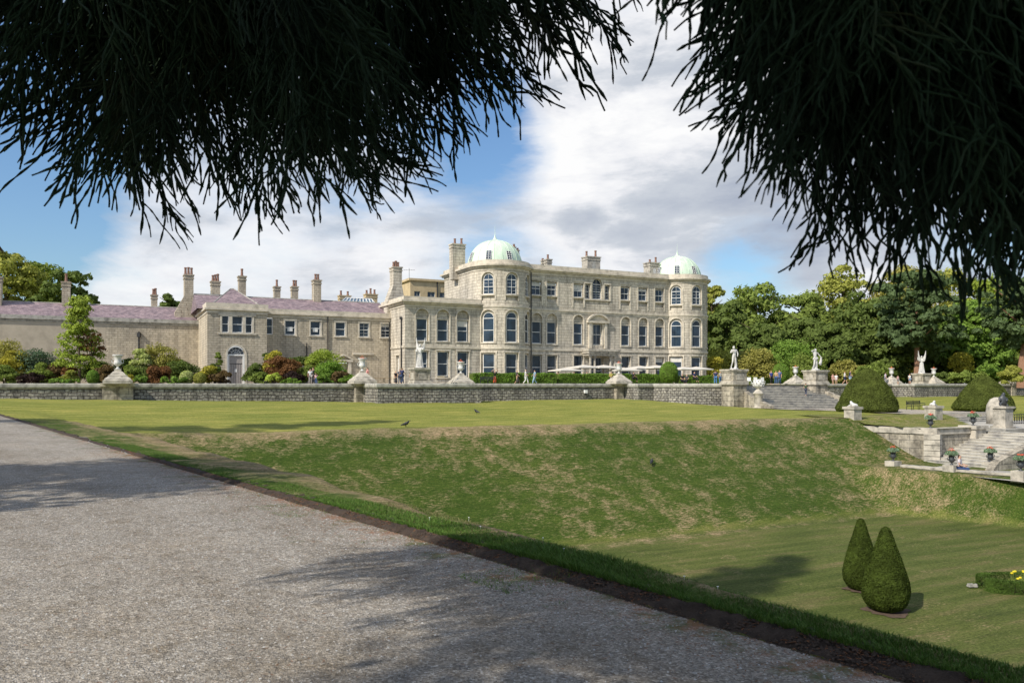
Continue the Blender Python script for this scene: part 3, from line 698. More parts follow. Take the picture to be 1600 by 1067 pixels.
# trim of the flat front
tr=MB()
A0,A1=S1C+JN,S2C-JN
strip_box(tr,fm,A0,A1,ZS1-.14,ZS1+.14,-.10,.05); strip_box(tr,fm,A0,A1,ZS2-.42,ZS2-.12,-.05,.05); strip_box(tr,fm,A0,A1,ZS2-.12,ZS2+.12,-.16,.05)
strip_box(tr,fm,A0,A1,ZCOR-.35,ZCOR,-.06,.05); strip_box(tr,fm,A0,A1,ZCOR,ZCOR+.2,-.30,.05); strip_box(tr,fm,A0,A1,ZCOR+.2,ZCOR+.42,-.52,.2); strip_box(tr,fm,A0,A1,ZCOR+.42,ZCOR+.95,-.12,.5)
for px in up_px: 
    c=s_at(px+2,QF); strip_box(tr,fm,c-.85,c+.85,13.18,13.33,-.07,.29)
    strip_box(tr,fm,c-1.0,c-.79,12.0,15.4,-.045,.03); strip_box(tr,fm,c+.79,c+1.0,12.0,15.4,-.045,.03); strip_box(tr,fm,c-1.0,c+1.0,15.4,15.62,-.06,.03)
for px in low_px:
    c=s_at(px+1,QF); surround(tr,fm,c,1.6,6.75,10.95,True,.14,.055,False); strip_box(tr,fm,c-.9,c+.9,6.8,6.97,-.08,.31)
    strip_box(tr,fm,c-.80,c+.80,9.78,9.93,.20,.31)
    surround(tr,fm,c,1.5,1.75,5.5,False,.15,.06,False)
strip_box(tr,fm,cv-2.2,cv+2.2,13.0,13.2,-.08,.17)
for dx in (-2.1,-1.05,1.05,2.1): strip_box(tr,fm,cv+dx-.11,cv+dx+.11,13.2,15.25,-.07,.02)
for e in (-1,1): strip_box(tr,fm,cv+e*1.58-.6,cv+e*1.58+.6,15.25,15.5,-.12,.03)
# aedicule of the middle window : pilasters, entablature, curved pediment
for e in (-1,1): strip_box(tr,fm,cv+e*1.25-.2,cv+e*1.25+.2,6.5,9.95,-.22,.02); strip_box(tr,fm,cv+e*.86-.12,cv+e*.86+.12,6.9,9.9,-.08,.02)
strip_box(tr,fm,cv-1.75,cv+1.75,9.95,10.25,-.38,.02)
k=12
for i in range(k):
    a0=R(35)+R(110)*i/k; a1=R(35)+R(110)*(i+1)/k; rr=2.15; zc=10.25-rr*math.sin(R(35)); v=[]
    for d in (-.42,.02):
        for a,r in ((a0,rr),(a1,rr),(a1,rr-.2),(a0,rr-.2)): v.append(fm(cv+r*math.cos(a),zc+r*math.sin(a)+.05,d))
    tr.add(v,[(0,1,2,3),(4,5,1,0),(7,6,2,3)])
    tr.add([fm(cv+rr*math.cos(a0),zc+rr*math.sin(a0),-.1),fm(cv+rr*math.cos(a1),zc+rr*math.sin(a1),-.1),fm(cv+rr*math.cos(a1),10.25,-.1),fm(cv+rr*math.cos(a0),10.25,-.1)],[(0,1,2,3)])
tr.build('cornice',M['trim'],house)
# porch of the middle bay
po=MB(); Z0=1.58
for dx in (-1.95,-1.25,1.25,1.95):
    x,y,_=W(cv+dx,QF-1.3); po.lathe([(.25,0),(.25,.12),(.19,.2),(.18,2.0),(.155,3.55),(.2,3.62),(.25,3.75),(.25,3.85)],(x,y,Z0),12)
strip_box(po,fm,cv-2.35,cv+2.35,5.45,5.75,-1.6,.02); strip_box(po,fm,cv-2.5,cv+2.5,5.75,6.05,-1.75,.02); strip_box(po,fm,cv-2.6,cv+2.6,6.05,6.32,-1.9,.02)
po.build('porch',M['pale'],house,True) if False else po.build('porch',M['pale'],house)
# downpipes on the front
dpm=MB()
for px in (826.5,):
    c=S1C+JN+.25; dpm.tube([fm(c,.8,-.12),fm(c,16.2,-.12)],.07,6)
dpm.build('downpipe',M['iron'],house)
# left flank of the big block, roof body
sd=MB(); sm=side_map(S1C-R0,QD); wall_with_openings(sd,sm,0,9.0,.4,ZCOR,[]); 
mp2=lambda a,z,d: W(S2C+R0-d,QD+a,z); wall_with_openings(sd,mp2,0,12,.4,ZCOR,[])
mp3=lambda a,z,d: W(S1C-R0+a,QD+9.0-d,z); wall_with_openings(sd,mp3,0,S2C-S1C+2*R0,.4,ZCOR,[])
sd.build('side_wall',M['wall'],house)
sc_=MB(); 
for (z0,z1,d) in ((ZCOR-.35,ZCOR,-.06),(ZCOR,ZCOR+.2,-.30),(ZCOR+.2,ZCOR+.42,-.52),(ZCOR+.42,ZCOR+.95,-.12)): strip_box(sc_,sm,0,9.0-d,z0,z1,d,.5 if z0>16.5 else .05)
sc_.build('cornice',M['trim'],house); sc_=MB(); strip_box(sc_,sm,.0,9,ZS2-.12,ZS2+.12,-.16,.05); sc_.build('string_course',M['trim'],house)
rf=MB(); zr=ZCOR+.1
P=[W(S1C-R0+.4,QD,zr),W(S2C+R0-.4,QD,zr),W(S2C+R0-.4,QD+8.8,zr),W(S1C-R0+.4,QD+8.8,zr)]; P+= [W(S1C+3,QD+3.5,zr+.5),W(S2C-3,QD+3.5,zr+.5),W(S2C-3,QD+5,zr+.5),W(S1C+3,QD+5,zr+.5)]
rf.add(P,[(0,1,5,4),(1,2,6,5),(2,3,7,6),(3,0,4,7),(4,5,6,7)])
P=[W(A0-.4,QF+.3,zr),W(A1+.4,QF+.3,zr),W(A1+.4,QD+.02,zr+.05),W(A0-.4,QD+.02,zr+.05)]; rf.add(P,[(0,1,2,3)])
rf.build('roof',M['lead'],house)
# chimneys of the main block
chimney(house,714.5,24,382,412,QD+4.5,[(-.35,.75),(.6,.85)],dq=1.2)
chimney(house,856,10,405.5,415,QD+6,[(0,.7)],dq=.9); chimney(house,848,4,407,415,QD+7,[(0,.3)],dq=.4)
chimney(house,923.5,27,402,420,QD+2.5,[(-.75,.8),(.75,1.0)],dq=1.5,niche='coping',mat='pale')
chimney(house,1018,21,411,430,QD+1.5,[(-.3,.5),(.75,.9)],dq=1.5,niche='statue',mat='pale')
chimney(house,803,3.5,386,405,QD+6,[(0,.4)],dq=.4,mat='wall'); chimney(house,808.5,3.5,391,405,QD+6,[(0,.3)],dq=.4)
# ---------------------------------------------------------------- pavilion between tower and range (part of the mansion)
PV0=s_at(632.5,QF); PV1=S1C-JN+.0
ops=[]; pw=[]
for px in (660,692.5,723.5):
    c=s_at(px,QF); ops.append(dict(c=c,w=1.7,zb=6.75,zt=10.85,arch=True,depth=.34,wb=6.95,wt=9.65)); pw.append((c,1.36,6.95,9.63))
    ops.append(dict(c=c,w=1.6,zb=2.5,zt=5.75,depth=.34)); pw.append((c,1.36,2.65,5.65))
m=MB(); wall_with_openings(m,fm,PV0,PV1,.4,11.4,ops); m.build('pavilion_wall',M['wall'],house)
for (c,w,b,tp) in pw: window(house,fm,c,w,b,tp,.34,False,1,2 if b>6 else 2)
m=MB(); psm=side_map(PV0,QF)
dops=[dict(c=2.6,w=1.3,zb=1.75,zt=5.2,depth=.35)]
wall_with_openings(m,psm,0,9,.4,11.4,dops); m.build('pavilion_side_wall',M['wall'],house)
dd=MB(); strip_box(dd,psm,1.95,3.25,1.75,5.15,.28,.33); dd.build('door',M['white'],house)
m=MB()
strip_box(m,fm,PV0,PV1,ZS1-.14,ZS1+.14,-.10,.05); strip_box(m,psm,.05,9,ZS1-.14,ZS1+.14,-.10,.05)
for (z0,z1,d) in ((11.05,11.4,-.08),(11.4,11.62,-.30),(11.62,11.85,-.55),(11.85,12.3,-.2)):
    strip_box(m,fm,PV0+(d if d<0 else 0),PV1,z0,z1,d,.3); strip_box(m,psm,.3,9,z0,z1,d,.3)
for o in ops:
    if o.get('arch'): strip_box(m,fm,o['c']-.95,o['c']+.95,6.8,6.95,-.08,.3); surround(m,fm,o['c'],1.7,6.75,10.85,True,.14,.05,False); strip_box(m,fm,o['c']-.85,o['c']+.85,9.6,9.75,.2,.33)
    else: surround(m,fm,o['c'],1.6,2.5,5.75,False,.16,.06,True)
surround(m,psm,2.6,1.3,1.75,5.2,False,.2,.08,False)
m.build('pavilion_cornice',M['trim'],house)
m=MB(); m.add([W(PV0+.2,QF+.2,11.9),W(PV1+1,QF+.2,11.9),W(PV1+1,QF+9,12.1),W(PV0+.2,QF+9,12.1)],[(0,1,2,3)]); m.build('pavilion_roof',M['lead'],house)
m=MB(); m.tube([psm(1.0,.8,-.12),psm(1.0,9.6,-.12)],.08,6); x=psm(1.0,9.7,-.16); m.box(x,(.3,.3,.3)); m.build('downpipe',M['iron'],house)
chimney(house,618.5,16,418,466,QF+6.5,[(-.3,.7),(.0,.85),(.3,.7)],dq=1.5,flare=.8)
# ---------------------------------------------------------------- two storey range
QR=97.5; QL=105.0; RA=s_at(412,QR)-.5; RB=PV0+.02
rng=thing('service_range','two storey stone range with small sashes and purple slate roof, left of the mansion','building',W(20,98,ZT))
rm=flat_map(QR); ops=[]; rw=[]
for px in (452.5,492,531,568,601.5):
    c=s_at(px+1,QR); ops.append(dict(c=c,w=1.25,zb=7.55,zt=9.3,depth=.22)); rw.append(c)
c0=s_at(420,QR); ops.append(dict(c=c0,w=.9,zb=7.55,zt=9.5,depth=.22))
cp=s_at(536,QR); ops.append(dict(c=cp,w=1.15,zb=1.8,zt=4.3,depth=.3,wb=4.2))
m=MB(); wall_with_openings(m,rm,RA,RB,.4,9.95,ops); m.build('wall',M['wall2'],rng)
for i,c in enumerate(rw): 
    wo=window(rng,rm,c,1.18,7.57,9.28,.22,False,1 if i<3 else 2,2 if i<3 else 4)
    if i<2:
        b=MB(); strip_box(b,rm,c-.3,c+.3,8.0,8.5,.14,.18); b.build('white_notice',M['white'],wo)
window(rng,rm,c0,.85,7.57,9.45,.22,False,1,2)
m=MB()
for c in rw: surround(m,rm,c,1.25,7.55,9.3,False,.15,.05,True); 
strip_box(m,rm,cp-1.0,cp-.62,1.8,4.4,-.2,.03); strip_box(m,rm,cp+.62,cp+1.0,1.8,4.4,-.2,.03); strip_box(m,rm,cp-1.2,cp+1.2,4.4,4.65,-.3,.03)
for e in (-1,1):
    v=[]
    for d in (-.34,.03): v+= [rm(cp+e*1.35,4.65,d),rm(cp,5.35,d),rm(cp,5.15,d),rm(cp+e*1.1,4.65,d)]
    m.add(v,[(0,1,2,3),(4,5,1,0),(3,2,6,7)] )
strip_box(m,rm,RA,RB,9.6,9.95,-.06,.05); strip_box(m,rm,RA,RB,9.95,10.12,-.28,.05); strip_box(m,rm,RA,RB,10.12,10.6,-.12,.4)
strip_box(m,rm,s_at(567,QR)-1.3,s_at(567,QR)+1.3,5.3,5.55,-.25,.03)
m.build('cornice',M['trim'],rng)
def slate_roof(par, s0,s1,q0,q1,ze,zr, hipL=0,hipR=0, mat='slate'):
    m=MB(); qm=(q0+q1)/2; L=s1-s0; sl=math.hypot((q1-q0)/2,zr-ze)
    a,b,c,d=W(s0,q0,ze),W(s1,q0,ze),W(s1-hipR,qm,zr),W(s0+hipL,qm,zr); e,f=W(s0,q1,ze),W(s1,q1,ze)
    m.add([a,b,c,d],[(0,1,2,3)],[[(0,0),(L,0),(L-hipR,sl),(hipL,sl)]]); m.add([f,e,d,c],[(0,1,2,3)],[[(0,0),(L,0),(L-hipL,sl),(hipR,sl)]])
    m.add([e,a,d],[(0,1,2)],[[(0,0),(q1-q0,0),((q1-q0)/2,sl)]]); m.add([b,f,c],[(0,1,2)],[[(0,0),(q1-q0,0),((q1-q0)/2,sl)]])
    o=m.build('roof',M[mat],par); r=MB(); r.tube([d,c],.09,6)
    if hipL: r.tube([a,d],.07,5); r.tube([e,d],.07,5)
    if hipR: r.tube([b,c],.07,5)
    r.build('ridge_tiles',M['coping'],o); return o
slate_roof(rng,s_at(300,QR+1)+.5,RB+.0,QR+.3,QR+9.3,10.35,12.35)
for px,zt in ((512,9.9),(479,6.6),(608,9.5)): c=s_at(px,QR); m=MB(); m.tube([rm(c,.8,-.12),rm(c,zt,-.12)],.07,6); m.build('downpipe',M['iron'],rng)
# lodge block with triple window (same building)
QB_=94.5; BA=s_at(324,QB_); BB=s_at(417,QB_); bm=flat_map(QB_)
ops=[]; c1=s_at(352,QB_); c2=s_at(371,QB_); c3=s_at(389,QB_); cd=s_at(369,QB_)
for c,w in ((c1,.75),(c2,1.15),(c3,.75)): ops.append(dict(c=c,w=w,zb=7.45,zt=9.35,depth=.22))
ops.append(dict(c=cd,w=1.9,zb=1.6,zt=5.95,arch=True,depth=.35))
m=MB(); wall_with_openings(m,bm,BA,BB,.4,9.95,ops)
lm=side_map(BA,QB_); wall_with_openings(m,lm,0,12,.4,9.95,[]); mr=lambda a,z,d: W(BB-d,QB_+a,z); wall_with_openings(m,mr,0,3.5,.4,9.95,[])
m.build('lodge_wall',M['wall2'],rng)
for c,w in ((c1,.75),(c2,1.15),(c3,.75)): window(rng,bm,c,w-.04,7.47,9.33,.22,False,1,2)
m=MB(); n=10; h=.86
zc=4.98
fan=MB()
for i in range(n):
    a0=math.pi*i/n; a1=math.pi*(i+1)/n; fan.add([bm(cd,zc,.3),bm(cd+h*math.cos(a0),zc+h*math.sin(a0),.3),bm(cd+h*math.cos(a1),zc+h*math.sin(a1),.3)],[(0,1,2)])
fo=fan.build('fanlight',M['glass'],rng); fb=MB()
for i in range(1,6): a=math.pi*i/6; fb.tube([bm(cd+.22*math.cos(a),zc+.22*math.sin(a),.27),bm(cd+h*math.cos(a),zc+h*math.sin(a),.27)],.018,4)
for r in (.22,.52,.87): fb.tube([bm(cd+r*math.cos(math.pi*i/12),zc+r*math.sin(math.pi*i/12),.27) for i in range(13)],.022,4)
fb.build('glazing_bars',M['white'],fo)
dr=MB(); strip_box(dr,bm,cd-.72,cd+.72,1.6,4.85,.27,.33); do=dr.build('door',M['door'],rng); dn=MB()
for i in range(1,6): x=cd-.72+1.44*i/6; strip_box(dn,bm,x-.008,x+.008,1.65,3.9,.255,.27)
strip_box(dn,bm,cd-.7,cd+.7,3.92,3.98,.25,.27); dn.build('door_boards',M['iron'],do)
nn=MB(); strip_box(nn,bm,cd-.12,cd+.12,3.0,3.35,.25,.265); nn.build('paper_notice',M['white'],do)
fr=MB()
for e in (-1,1): strip_box(fr,bm,cd+e*.8-.085,cd+e*.8+.085,1.6,4.85,.16,.30)
strip_box(fr,bm,cd-.9,cd+.9,4.85,5.02,.14,.30); fr.build('door_frame',M['white'],rng)
for c,w in ((c1,.75),(c2,1.15),(c3,.75)):
    for e in (-1,1): strip_box(m,bm,c+e*(w/2+.09)-.09,c+e*(w/2+.09)+.09,7.45,9.35,-.05,.05)
strip_box(m,bm,c1-.75,c3+.75,9.37,9.6,-.10,.03); strip_box(m,bm,c1-.8,c3+.8,7.25,7.43,-.14,.03)
surround(m,bm,cd,1.9,1.6,5.95,True,.2,.06,False)
for (z0,z1,d) in ((9.6,9.95,-.07),(9.95,10.15,-.30),(10.15,10.75,-.14)):
    strip_box(m,bm,BA+d,BB-d,z0,z1,d,.35); strip_box(m,lm,.35,12,z0,z1,d,.35); strip_box(m,mr,.35,3.2,z0,z1,d,.35)
m.build('lodge_cornice',M['trim'],rng)
slate_roof(rng,BA+.3,BB-.3,QB_+.3,QB_+9,10.4,12.9,(BB-BA)/2-.5,(BB-BA)/2-.5)
chimney(rng,294.5,15,430,482,QL+2.6,[(-.35,.95),(0,1.0),(.35,.95)],dq=1.6,flare=1.1,mat='wall2')
chimney(rng,336.5,15,440,462,QR+10,[(-.3,.8),(.3,1.0),(0,.9)],dq=1.0,mat='wall2')
chimney(rng,378,12,432,466,QR+5,[(0,.95)],dq=1.1,mat='wall2')
chimney(rng,432.5,10.5,448,468,QR+14,[(0,.95)],dq=1.0,mat='wall2'); chimney(rng,460,11,448,469,QR+14,[(-.1,.9),(.2,.9)],dq=1.0,mat='wall2')
chimney(rng,494.5,13,438,477,QR+4.8,[(-.12,.8),(.2,.8)],dq=1.2,mat='wall2')
chimney(rng,538,20,462,470,QR+16,[(-.5,.7),(.5,.65)],dq=1.0,mat='tan'); chimney(rng,579,21,460,470,QR+18,[(-.6,.6),(0,.9),(.6,.75)],dq=1.2,mat='tan')
# dark back roofs
m=MB(); 
for (pa,pb,yy,q) in ((303,352,459.5,QR+8),(385,430,464,QR+12)):
    a,b=s_at(pa,q),s_at(pb,q); z=z_at((pa+pb)/2,yy,q); m.add([W(a,q,z-2),W(b,q,z-2),W(b,q,z),W(a,q,z),W(a,q+4,z-1),W(b,q+4,z-1)],[(0,1,2,3),(3,2,5,4)])
m.build('rear_roof',M['lead'],rng)
# glazed roof lantern
q=QR+10.5; a,b=s_at(521,q),s_at(598,q); zt=z_at(555,463.5,q); zb=zt-2.2; m=MB()
P=[W(a,q,zb),W(b,q,zb),W(b,q+5,zb),W(a,q+5,zb),W(a+2.2,q+2,zt),W(b-1,q+2,zt),W(b-1,q+3,zt),W(a+2.2,q+3,zt)]
m.add(P,[(0,1,5,4),(1,2,6,5),(2,3,7,6),(3,0,4,7),(4,5,6,7)]); lo=m.build('roof_lantern',M['blue_glass'],rng); m=MB()
for i in range(10):
    f0=i/9; p0=Vector(P[0]).lerp(Vector(P[1]),f0)+Vector((0,0,.03)); p1=Vector(P[4]).lerp(Vector(P[5]),f0)+Vector((0,0,.03)); m.tube([p0,p1],.045,4)
    if i<9:
        p2=Vector(P[4]).lerp(Vector(P[5]),(i+1)/9)+Vector((0,0,.03)); m.tube([p0,p2],.03,4)
m.tube([P[4],P[5]],.08,4); m.build('glazing_bars',M['white'],lo)
# ---------------------------------------------------------------- long single storey range on the left
QL=105.0; LA=s_at(-330,QL); LB=BA+.0
lr=thing('long_outbuilding','long low rendered stone building with purple slate roof at the left edge','building',W(-20,106,ZT))
um=flat_map(QL); m=MB(); LM_=s_at(165,QL); wall_with_openings(m,um,LM_,LB,.4,8.75,[]); m.build('wall',M['wall2'],lr)
m=MB(); wall_with_openings(m,um,LA,LM_,.4,8.75,[]); o=m.build('rendered_wall',M['render'],lr)
m=MB(); strip_box(m,um,LA,LB,8.75,9.0,-.05,.05); strip_box(m,um,LA,LB,9.0,9.45,-.25,.4,1); 
m.build('coping',M['coping'],lr)
m=MB()
for k in range(26):
    a=LA+(LB-LA)*(k+.5)/26; strip_box(m,um,a-.02,a+.02,9.0,9.45,-.256,-.2)
jo=m
slate_roof(lr,LA,LB+.0,QL+.3,QL+9.5,9.3,11.35)
chimney(lr,103.5,13,441,480,QL+4.5,[(0,1.0)],dq=1.2,mat='wall2'); chimney(lr,-3,12,433,482,QL+4.0,[(0,.9)],dq=1.2,mat='wall2')
chimney(lr,241,10,461,480,QL+9,[(-.1,.8),(.15,.9)],dq=1.0,mat='wall2')
c=s_at(217,QL); m=MB(); m.tube([um(c,3.0,-.1),um(c,7.9,-.1)],.09,6); m.box(um(c,7.5,-.14),(.36,.3,.5)); m.build('downpipe',M['iron'],lr)
# ---------------------------------------------------------------- tan block seen behind
q=118; a,b=s_at(641,q),s_at(712,q); rbk=thing('rear_building','tan stone building with pale sashes rising behind the pavilion roof left of the nearer dome','building',W((a+b)/2,q,ZT))
tm=flat_map(q); zt=z_at(670,440,q); m=MB(); ops=[]
cs=[(s_at(652,q),1.0),(s_at(674,q),1.3),(s_at(693,q),1.3)]
for c,w in cs: ops.append(dict(c=c,w=w,zb=zt-4.5,zt=zt-1.6,depth=.2))
wall_with_openings(m,tm,a,b,.5,zt,ops); tsm=side_map(a,q); wall_with_openings(m,tsm,0,8,.5,zt,[]); m.build('wall',M['tan'],rbk)
for c,w in cs: window(rbk,tm,c,w,zt-4.5,zt-1.6,.2,False,2,4)
m=MB(); strip_box(m,tm,a-.3,b,zt,zt+.35,-.3,.3); strip_box(m,tsm,.3,8,zt,zt+.35,-.3,.3); m.build('cornice',M['tan'],rbk)
m=MB(); c=s_at(683,q); m.tube([tm(c,5,-.1),tm(c,zt+.3,-.1)],.1,5); m.build('downpipe',M['iron'],rbk)
an=MB(); c=s_at(646,q); x,y,_=W(c,q+2); an.tube([(x,y,zt),(x,y,zt+2.2)],.03,4); an.tube([(x-.9,y,zt+1.9),(x+.9,y,zt+1.9)],.02,4)
for k in range(5): an.tube([(x-.8+.4*k,y-.4,zt+1.9),(x-.8+.4*k,y+.4,zt+1.9)],.015,4)
an.build('aerial',M['iron'],rbk)
m=MB(); m.add([W(a,q+.2,zt+.1),W(b,q+.2,zt+.1),W(b,q+8,zt+.1),W(a,q+8,zt+.1)],[(0,1,2,3)]); m.build('roof',M['lead'],rbk)
# ---------------------------------------------------------------- terrace, retaining wall, stairs, urns, statues
def poly_off(pts, d):
    """offset an open polyline in plan; positive d = to the right of travel (towards the camera side here)"""
    out=[]; n=len(pts)
    for i in range(n):
        p=Vector(pts[i][:2]); 
        a=(p-Vector(pts[i-1][:2])).normalized() if i>0 else None; b=(Vector(pts[i+1][:2])-p).normalized() if i<n-1 else None
        if a is None: nn=Vector((b.y,-b.x)); k=1
        elif b is None: nn=Vector((a.y,-a.x)); k=1
        else:
            na=Vector((a.y,-a.x)); nb=Vector((b.y,-b.x)); nn=(na+nb); 
            if nn.length<1e-6: nn=na
            nn.normalize(); k=1/max(.35,nn.dot(na))
        out.append(p+nn*d*k)
    return out
def extrude_wall(path_sq, prof, name, mat, parent, zbot=None):
    """prof list of (offset, z) closed loop around; path in (s,q). uv along length"""
    P=[W(s,q)[:2] for s,q in path_sq]; L=[0]
    for i in range(1,len(P)): L.append(L[-1]+math.dist(P[i],P[i-1]))
    rows=[poly_off(P,o) for o,_ in prof]; m=MB(); n=len(prof)
    cum=[0]
    for k in range(1,n): cum.append(cum[-1]+math.dist(prof[k],prof[k-1]))
    for i in range(len(P)-1):
        for k in range(n-1):
            a,b,c,d=rows[k][i],rows[k][i+1],rows[k+1][i+1],rows[k+1][i]; za,zb=prof[k][1],prof[k+1][1]
            m.add([(a.x,a.y,za),(b.x,b.y,za),(c.x,c.y,zb),(d.x,d.y,zb)],[(0,1,2,3)],[[(L[i],za+cum[k]*.0 if za!=zb else 0),(L[i+1],za if za!=zb else 0),(L[i+1],zb if za!=zb else 1),(L[i],zb if za!=zb else 1)]])
    for i in (0,-1):
        m.add([(rows[k][i].x,rows[k][i].y,prof[k][1]) for k in range(n)],[tuple(range(n))],[[(prof[k][0],prof[k][1]) for k in range(n)]])
    return m.build(name,M[mat],parent)
WT=1.70
pathL=[(-75,73.3),(20.3,73.3),(20.8,73.3),(20.8,68.35),(30.8,68.35),(30.8,73.3),(50.1,73.3),(50.1,70.2),(52.1,70.2),(52.5,68.2),(53.3,66.5),(54.5,65.0),(56.2,63.9)]
pathR=[(69.6,63.6),(71.5,65.5),(73.3,68.5),(74.5,72.5),(75,76),(97.3,76),(97.3,72.5),(170,72.5)]
def ret_wall(pth,label,nm='retaining_wall'):
    c=W(*pth[len(pth)//2],ZT-1.5); t=thing(nm,label,'wall',c)
    extrude_wall(pth,[(.02,-2.6),(.02,1.28),(-.6,1.28),(-.6,-2.6)],'masonry','rubble',t)
    extrude_wall(pth,[(.02,1.28),(.07,1.283),(.12,1.36),(.12,1.40),(.16,1.42),(.16,1.64),(.10,WT),(-.55,WT),(-.55,1.28)],'coping','coping',t)
    return t
ret_wall(pathL,'low weathered retaining wall with coping stepping in and out along the upper terrace','terrace_wall')
ret_wall(pathR,'far stretch of terrace retaining wall behind the domed yews at the right','terrace_wall')
# terrace floor
tv=[W(s,q,ZT) for s,q in [(-75,73.0)]+pathL[1:]+[(57.8,63.4),(68.3,63.4)]+pathR]; tv2=[W(170,400,ZT),W(-300,400,ZT),W(-300,73,ZT)]
def tess(pts,z=None):
    import mathutils.geometry as G
    return G.tessellate_polygon([[Vector((p[0],p[1],0)) for p in pts]])
pts=tv+tv2; m=MB(); m.add(pts,[tuple(f) for f in tess(pts)]); o=m.build('terrace_lawn',M['lawn'],smooth=False); tag(o,kind='structure')
me=o.data
for p in me.polygons:
    if p.normal.z<0: p.flip()
m=MB()
pp=[W(-75,88,ZT+.006),W(48,88,ZT+.006),W(100,86,ZT+.006),W(100,90,ZT+.006),W(45,QR+6,ZT+.006),W(-75,QL+2,ZT+.006)]
m.add(pp,[tuple(range(6))]); o=m.build('terrace_gravel',M['gravel2']); tag(o,kind='structure')
# urns -------------------------------------------------------------
def lathe_obj(name,prof,mat,par,c=(0,0,0),n=20,sq=False,smooth=True,rz=0):
    m=MB(); m.smooth=smooth; m.lathe(prof,c,n,sq,rz); return m.build(name,M[mat],par,smooth)
def flowers(par,z,r,mat='geranium',h=.3,nm='flowers',n=60):
    m=MB()
    for k in range(n):
        a=rnd.random()*6.28; rr=r*math.sqrt(rnd.random()); zz=z+h*(1-(rr/r)**2)*rnd.random()
        m.box((rr*math.cos(a),rr*math.sin(a),zz),((.09,.09,.06) if mat!='redger' else (.06,.06,.04)),rnd.random()*3,.5)
    p=root_base(par); m2=MB(); m2.merge(m,off=tuple(p)); return m2.build(nm,M[mat],par)
M['geranium']=simple('orange_geraniums',(.66,.12,.03),.6,.5,14,c2=(.10,.16,.03)); M['redger']=simple('red_geraniums',(.52,.07,.05),.6,.4,12,c2=(.12,.2,.04)); M['silver']=leafmat('leaf_silver',(.26,.36,.24)); M['yellowfl']=simple('yellow_flowers',(.75,.62,.03),.6,.2,12)
def L0(par): return tuple(root_base(par))
def lobj(name,prof,mat,par,n=20,sq=False,smooth=True,rz=0,zoff=0):
    c=L0(par); return lathe_obj(name,prof,mat,par,(c[0],c[1],c[2]+zoff),n,sq,smooth,rz)
def urn(H=1.25, par=None, z=0, mat='marble', flower='geranium', handles=True):
    k=H/1.25
    pr=[(.17,0),(.17,.05),(.11,.09),(.07,.17),(.09,.24),(.20,.30),(.28,.42),(.30,.55),(.26,.66),(.25,.78),(.27,.90),(.33,1.02),(.40,1.10),(.42,1.16),(.36,1.18),(.30,1.12)]
    u=lobj('urn_bowl',[(r*k,h*k) for r,h in pr],mat,par,20,zoff=z)
    c=L0(par)
    if handles:
        for e in (-1,1):
            m=MB(); m.tube([(c[0]+e*k*x,c[1],c[2]+z+k*zz) for x,zz in ((.27,.45),(.40,.50),(.44,.66),(.36,.80),(.27,.82))],.035*k,6); m.build('handle',M[mat],par)
    if flower:
        f=flowers(par,0,.34*k,flower,.30*k); 
        for v in f.data.vertices: v.co.z+=z+1.1*k
    return u
def stepped_urn(flower='geranium',H=1.25,mat='marble'):
    t=thing('garden_urn','','urn',(0,0,0)); k=1
    lobj('plinth',[(1.10,0),(1.10,.26),(1.0,.30),(.96,.42),(.74,.56),(.70,.68),(.58,.72),(.50,.84),(.36,.98),(.27,1.02),(.25,1.2)],'pale',t,4,True,False)
    urn(H,t,1.2,mat,flower); return t
used={}
pu=stepped_urn(); pu_nof=stepped_urn(None); pu.hide_render=False
def put_on(px,Y,z): x,y=at(px,Y); return (x,y,z)
def putq(px,q,z): s=s_at(px,q); return W(s,q,z)
G_URN='white urns on stepped plinths along the terrace edge'
urns=[(184,73.0,WT,'white urn on a stepped plinth over the pier at the left, before the shrubs',.0,1.0),
 (566,73.0,WT,'white urn on a stepped plinth just left of the wall projection',1,1.0),
 (720,71.5,ZT,'white flowered urn between the winged statue and the nearer tower',1,.95),
 (967,73.0,WT,'white flowered urn on plinth in front of the mansion parasols',1,.95),
 (1243,74.0,ZT,'white flowered urn at the head of the broad steps between two statues',1,.95),
 (1393,77,ZT,'white flowered urn just left of the far winged statue',1,.98),
 (1459,75.5,ZT,'white flowered urn just right of the far winged statue',1,.98),
 (1579,73.2,WT,'white urn at the far right end of the terrace wall',0,1.0)]
for px,q,z,lab,f,sc in urns:
    place_copy(pu if f else pu_nof,used,lab,putq(px,q,z-.02),TH,sc,G_URN)
# piers in the wall under urns
def pier(px,q,w,d,label,z0=-1.5,z1=WT+.03):
    s=s_at(px,q); t=thing('wall_pier',label,'pier',W(s,q,z0)); m=MB()
    P=[W(s-w/2,q-d/2),W(s+w/2,q-d/2),W(s+w/2,q+d/2),W(s-w/2,q+d/2)]
    vs=[(p[0],p[1],z0) for p in P]+[(p[0],p[1],z1-.28) for p in P]
    m.add(vs,[(0,1,5,4),(1,2,6,5),(2,3,7,6),(3,0,4,7),(4,5,6,7)],[[(0,z0),(w,z0),(w,z1),(0,z1)],[(0,z0),(d,z0),(d,z1),(0,z1)],[(0,z0),(w,z0),(w,z1),(0,z1)],[(0,z0),(d,z0),(d,z1),(0,z1)],[(0,0),(w,0),(w,d),(0,d)]])
    m.build('shaft',M['block'],t); m=MB(); x,y,_=W(s,q); m.box((x,y,z1-.14),(w+.26,d+.26,.28),TH); m.build('cap',M['pale'],t); return t
G_P='piers in the terrace wall'
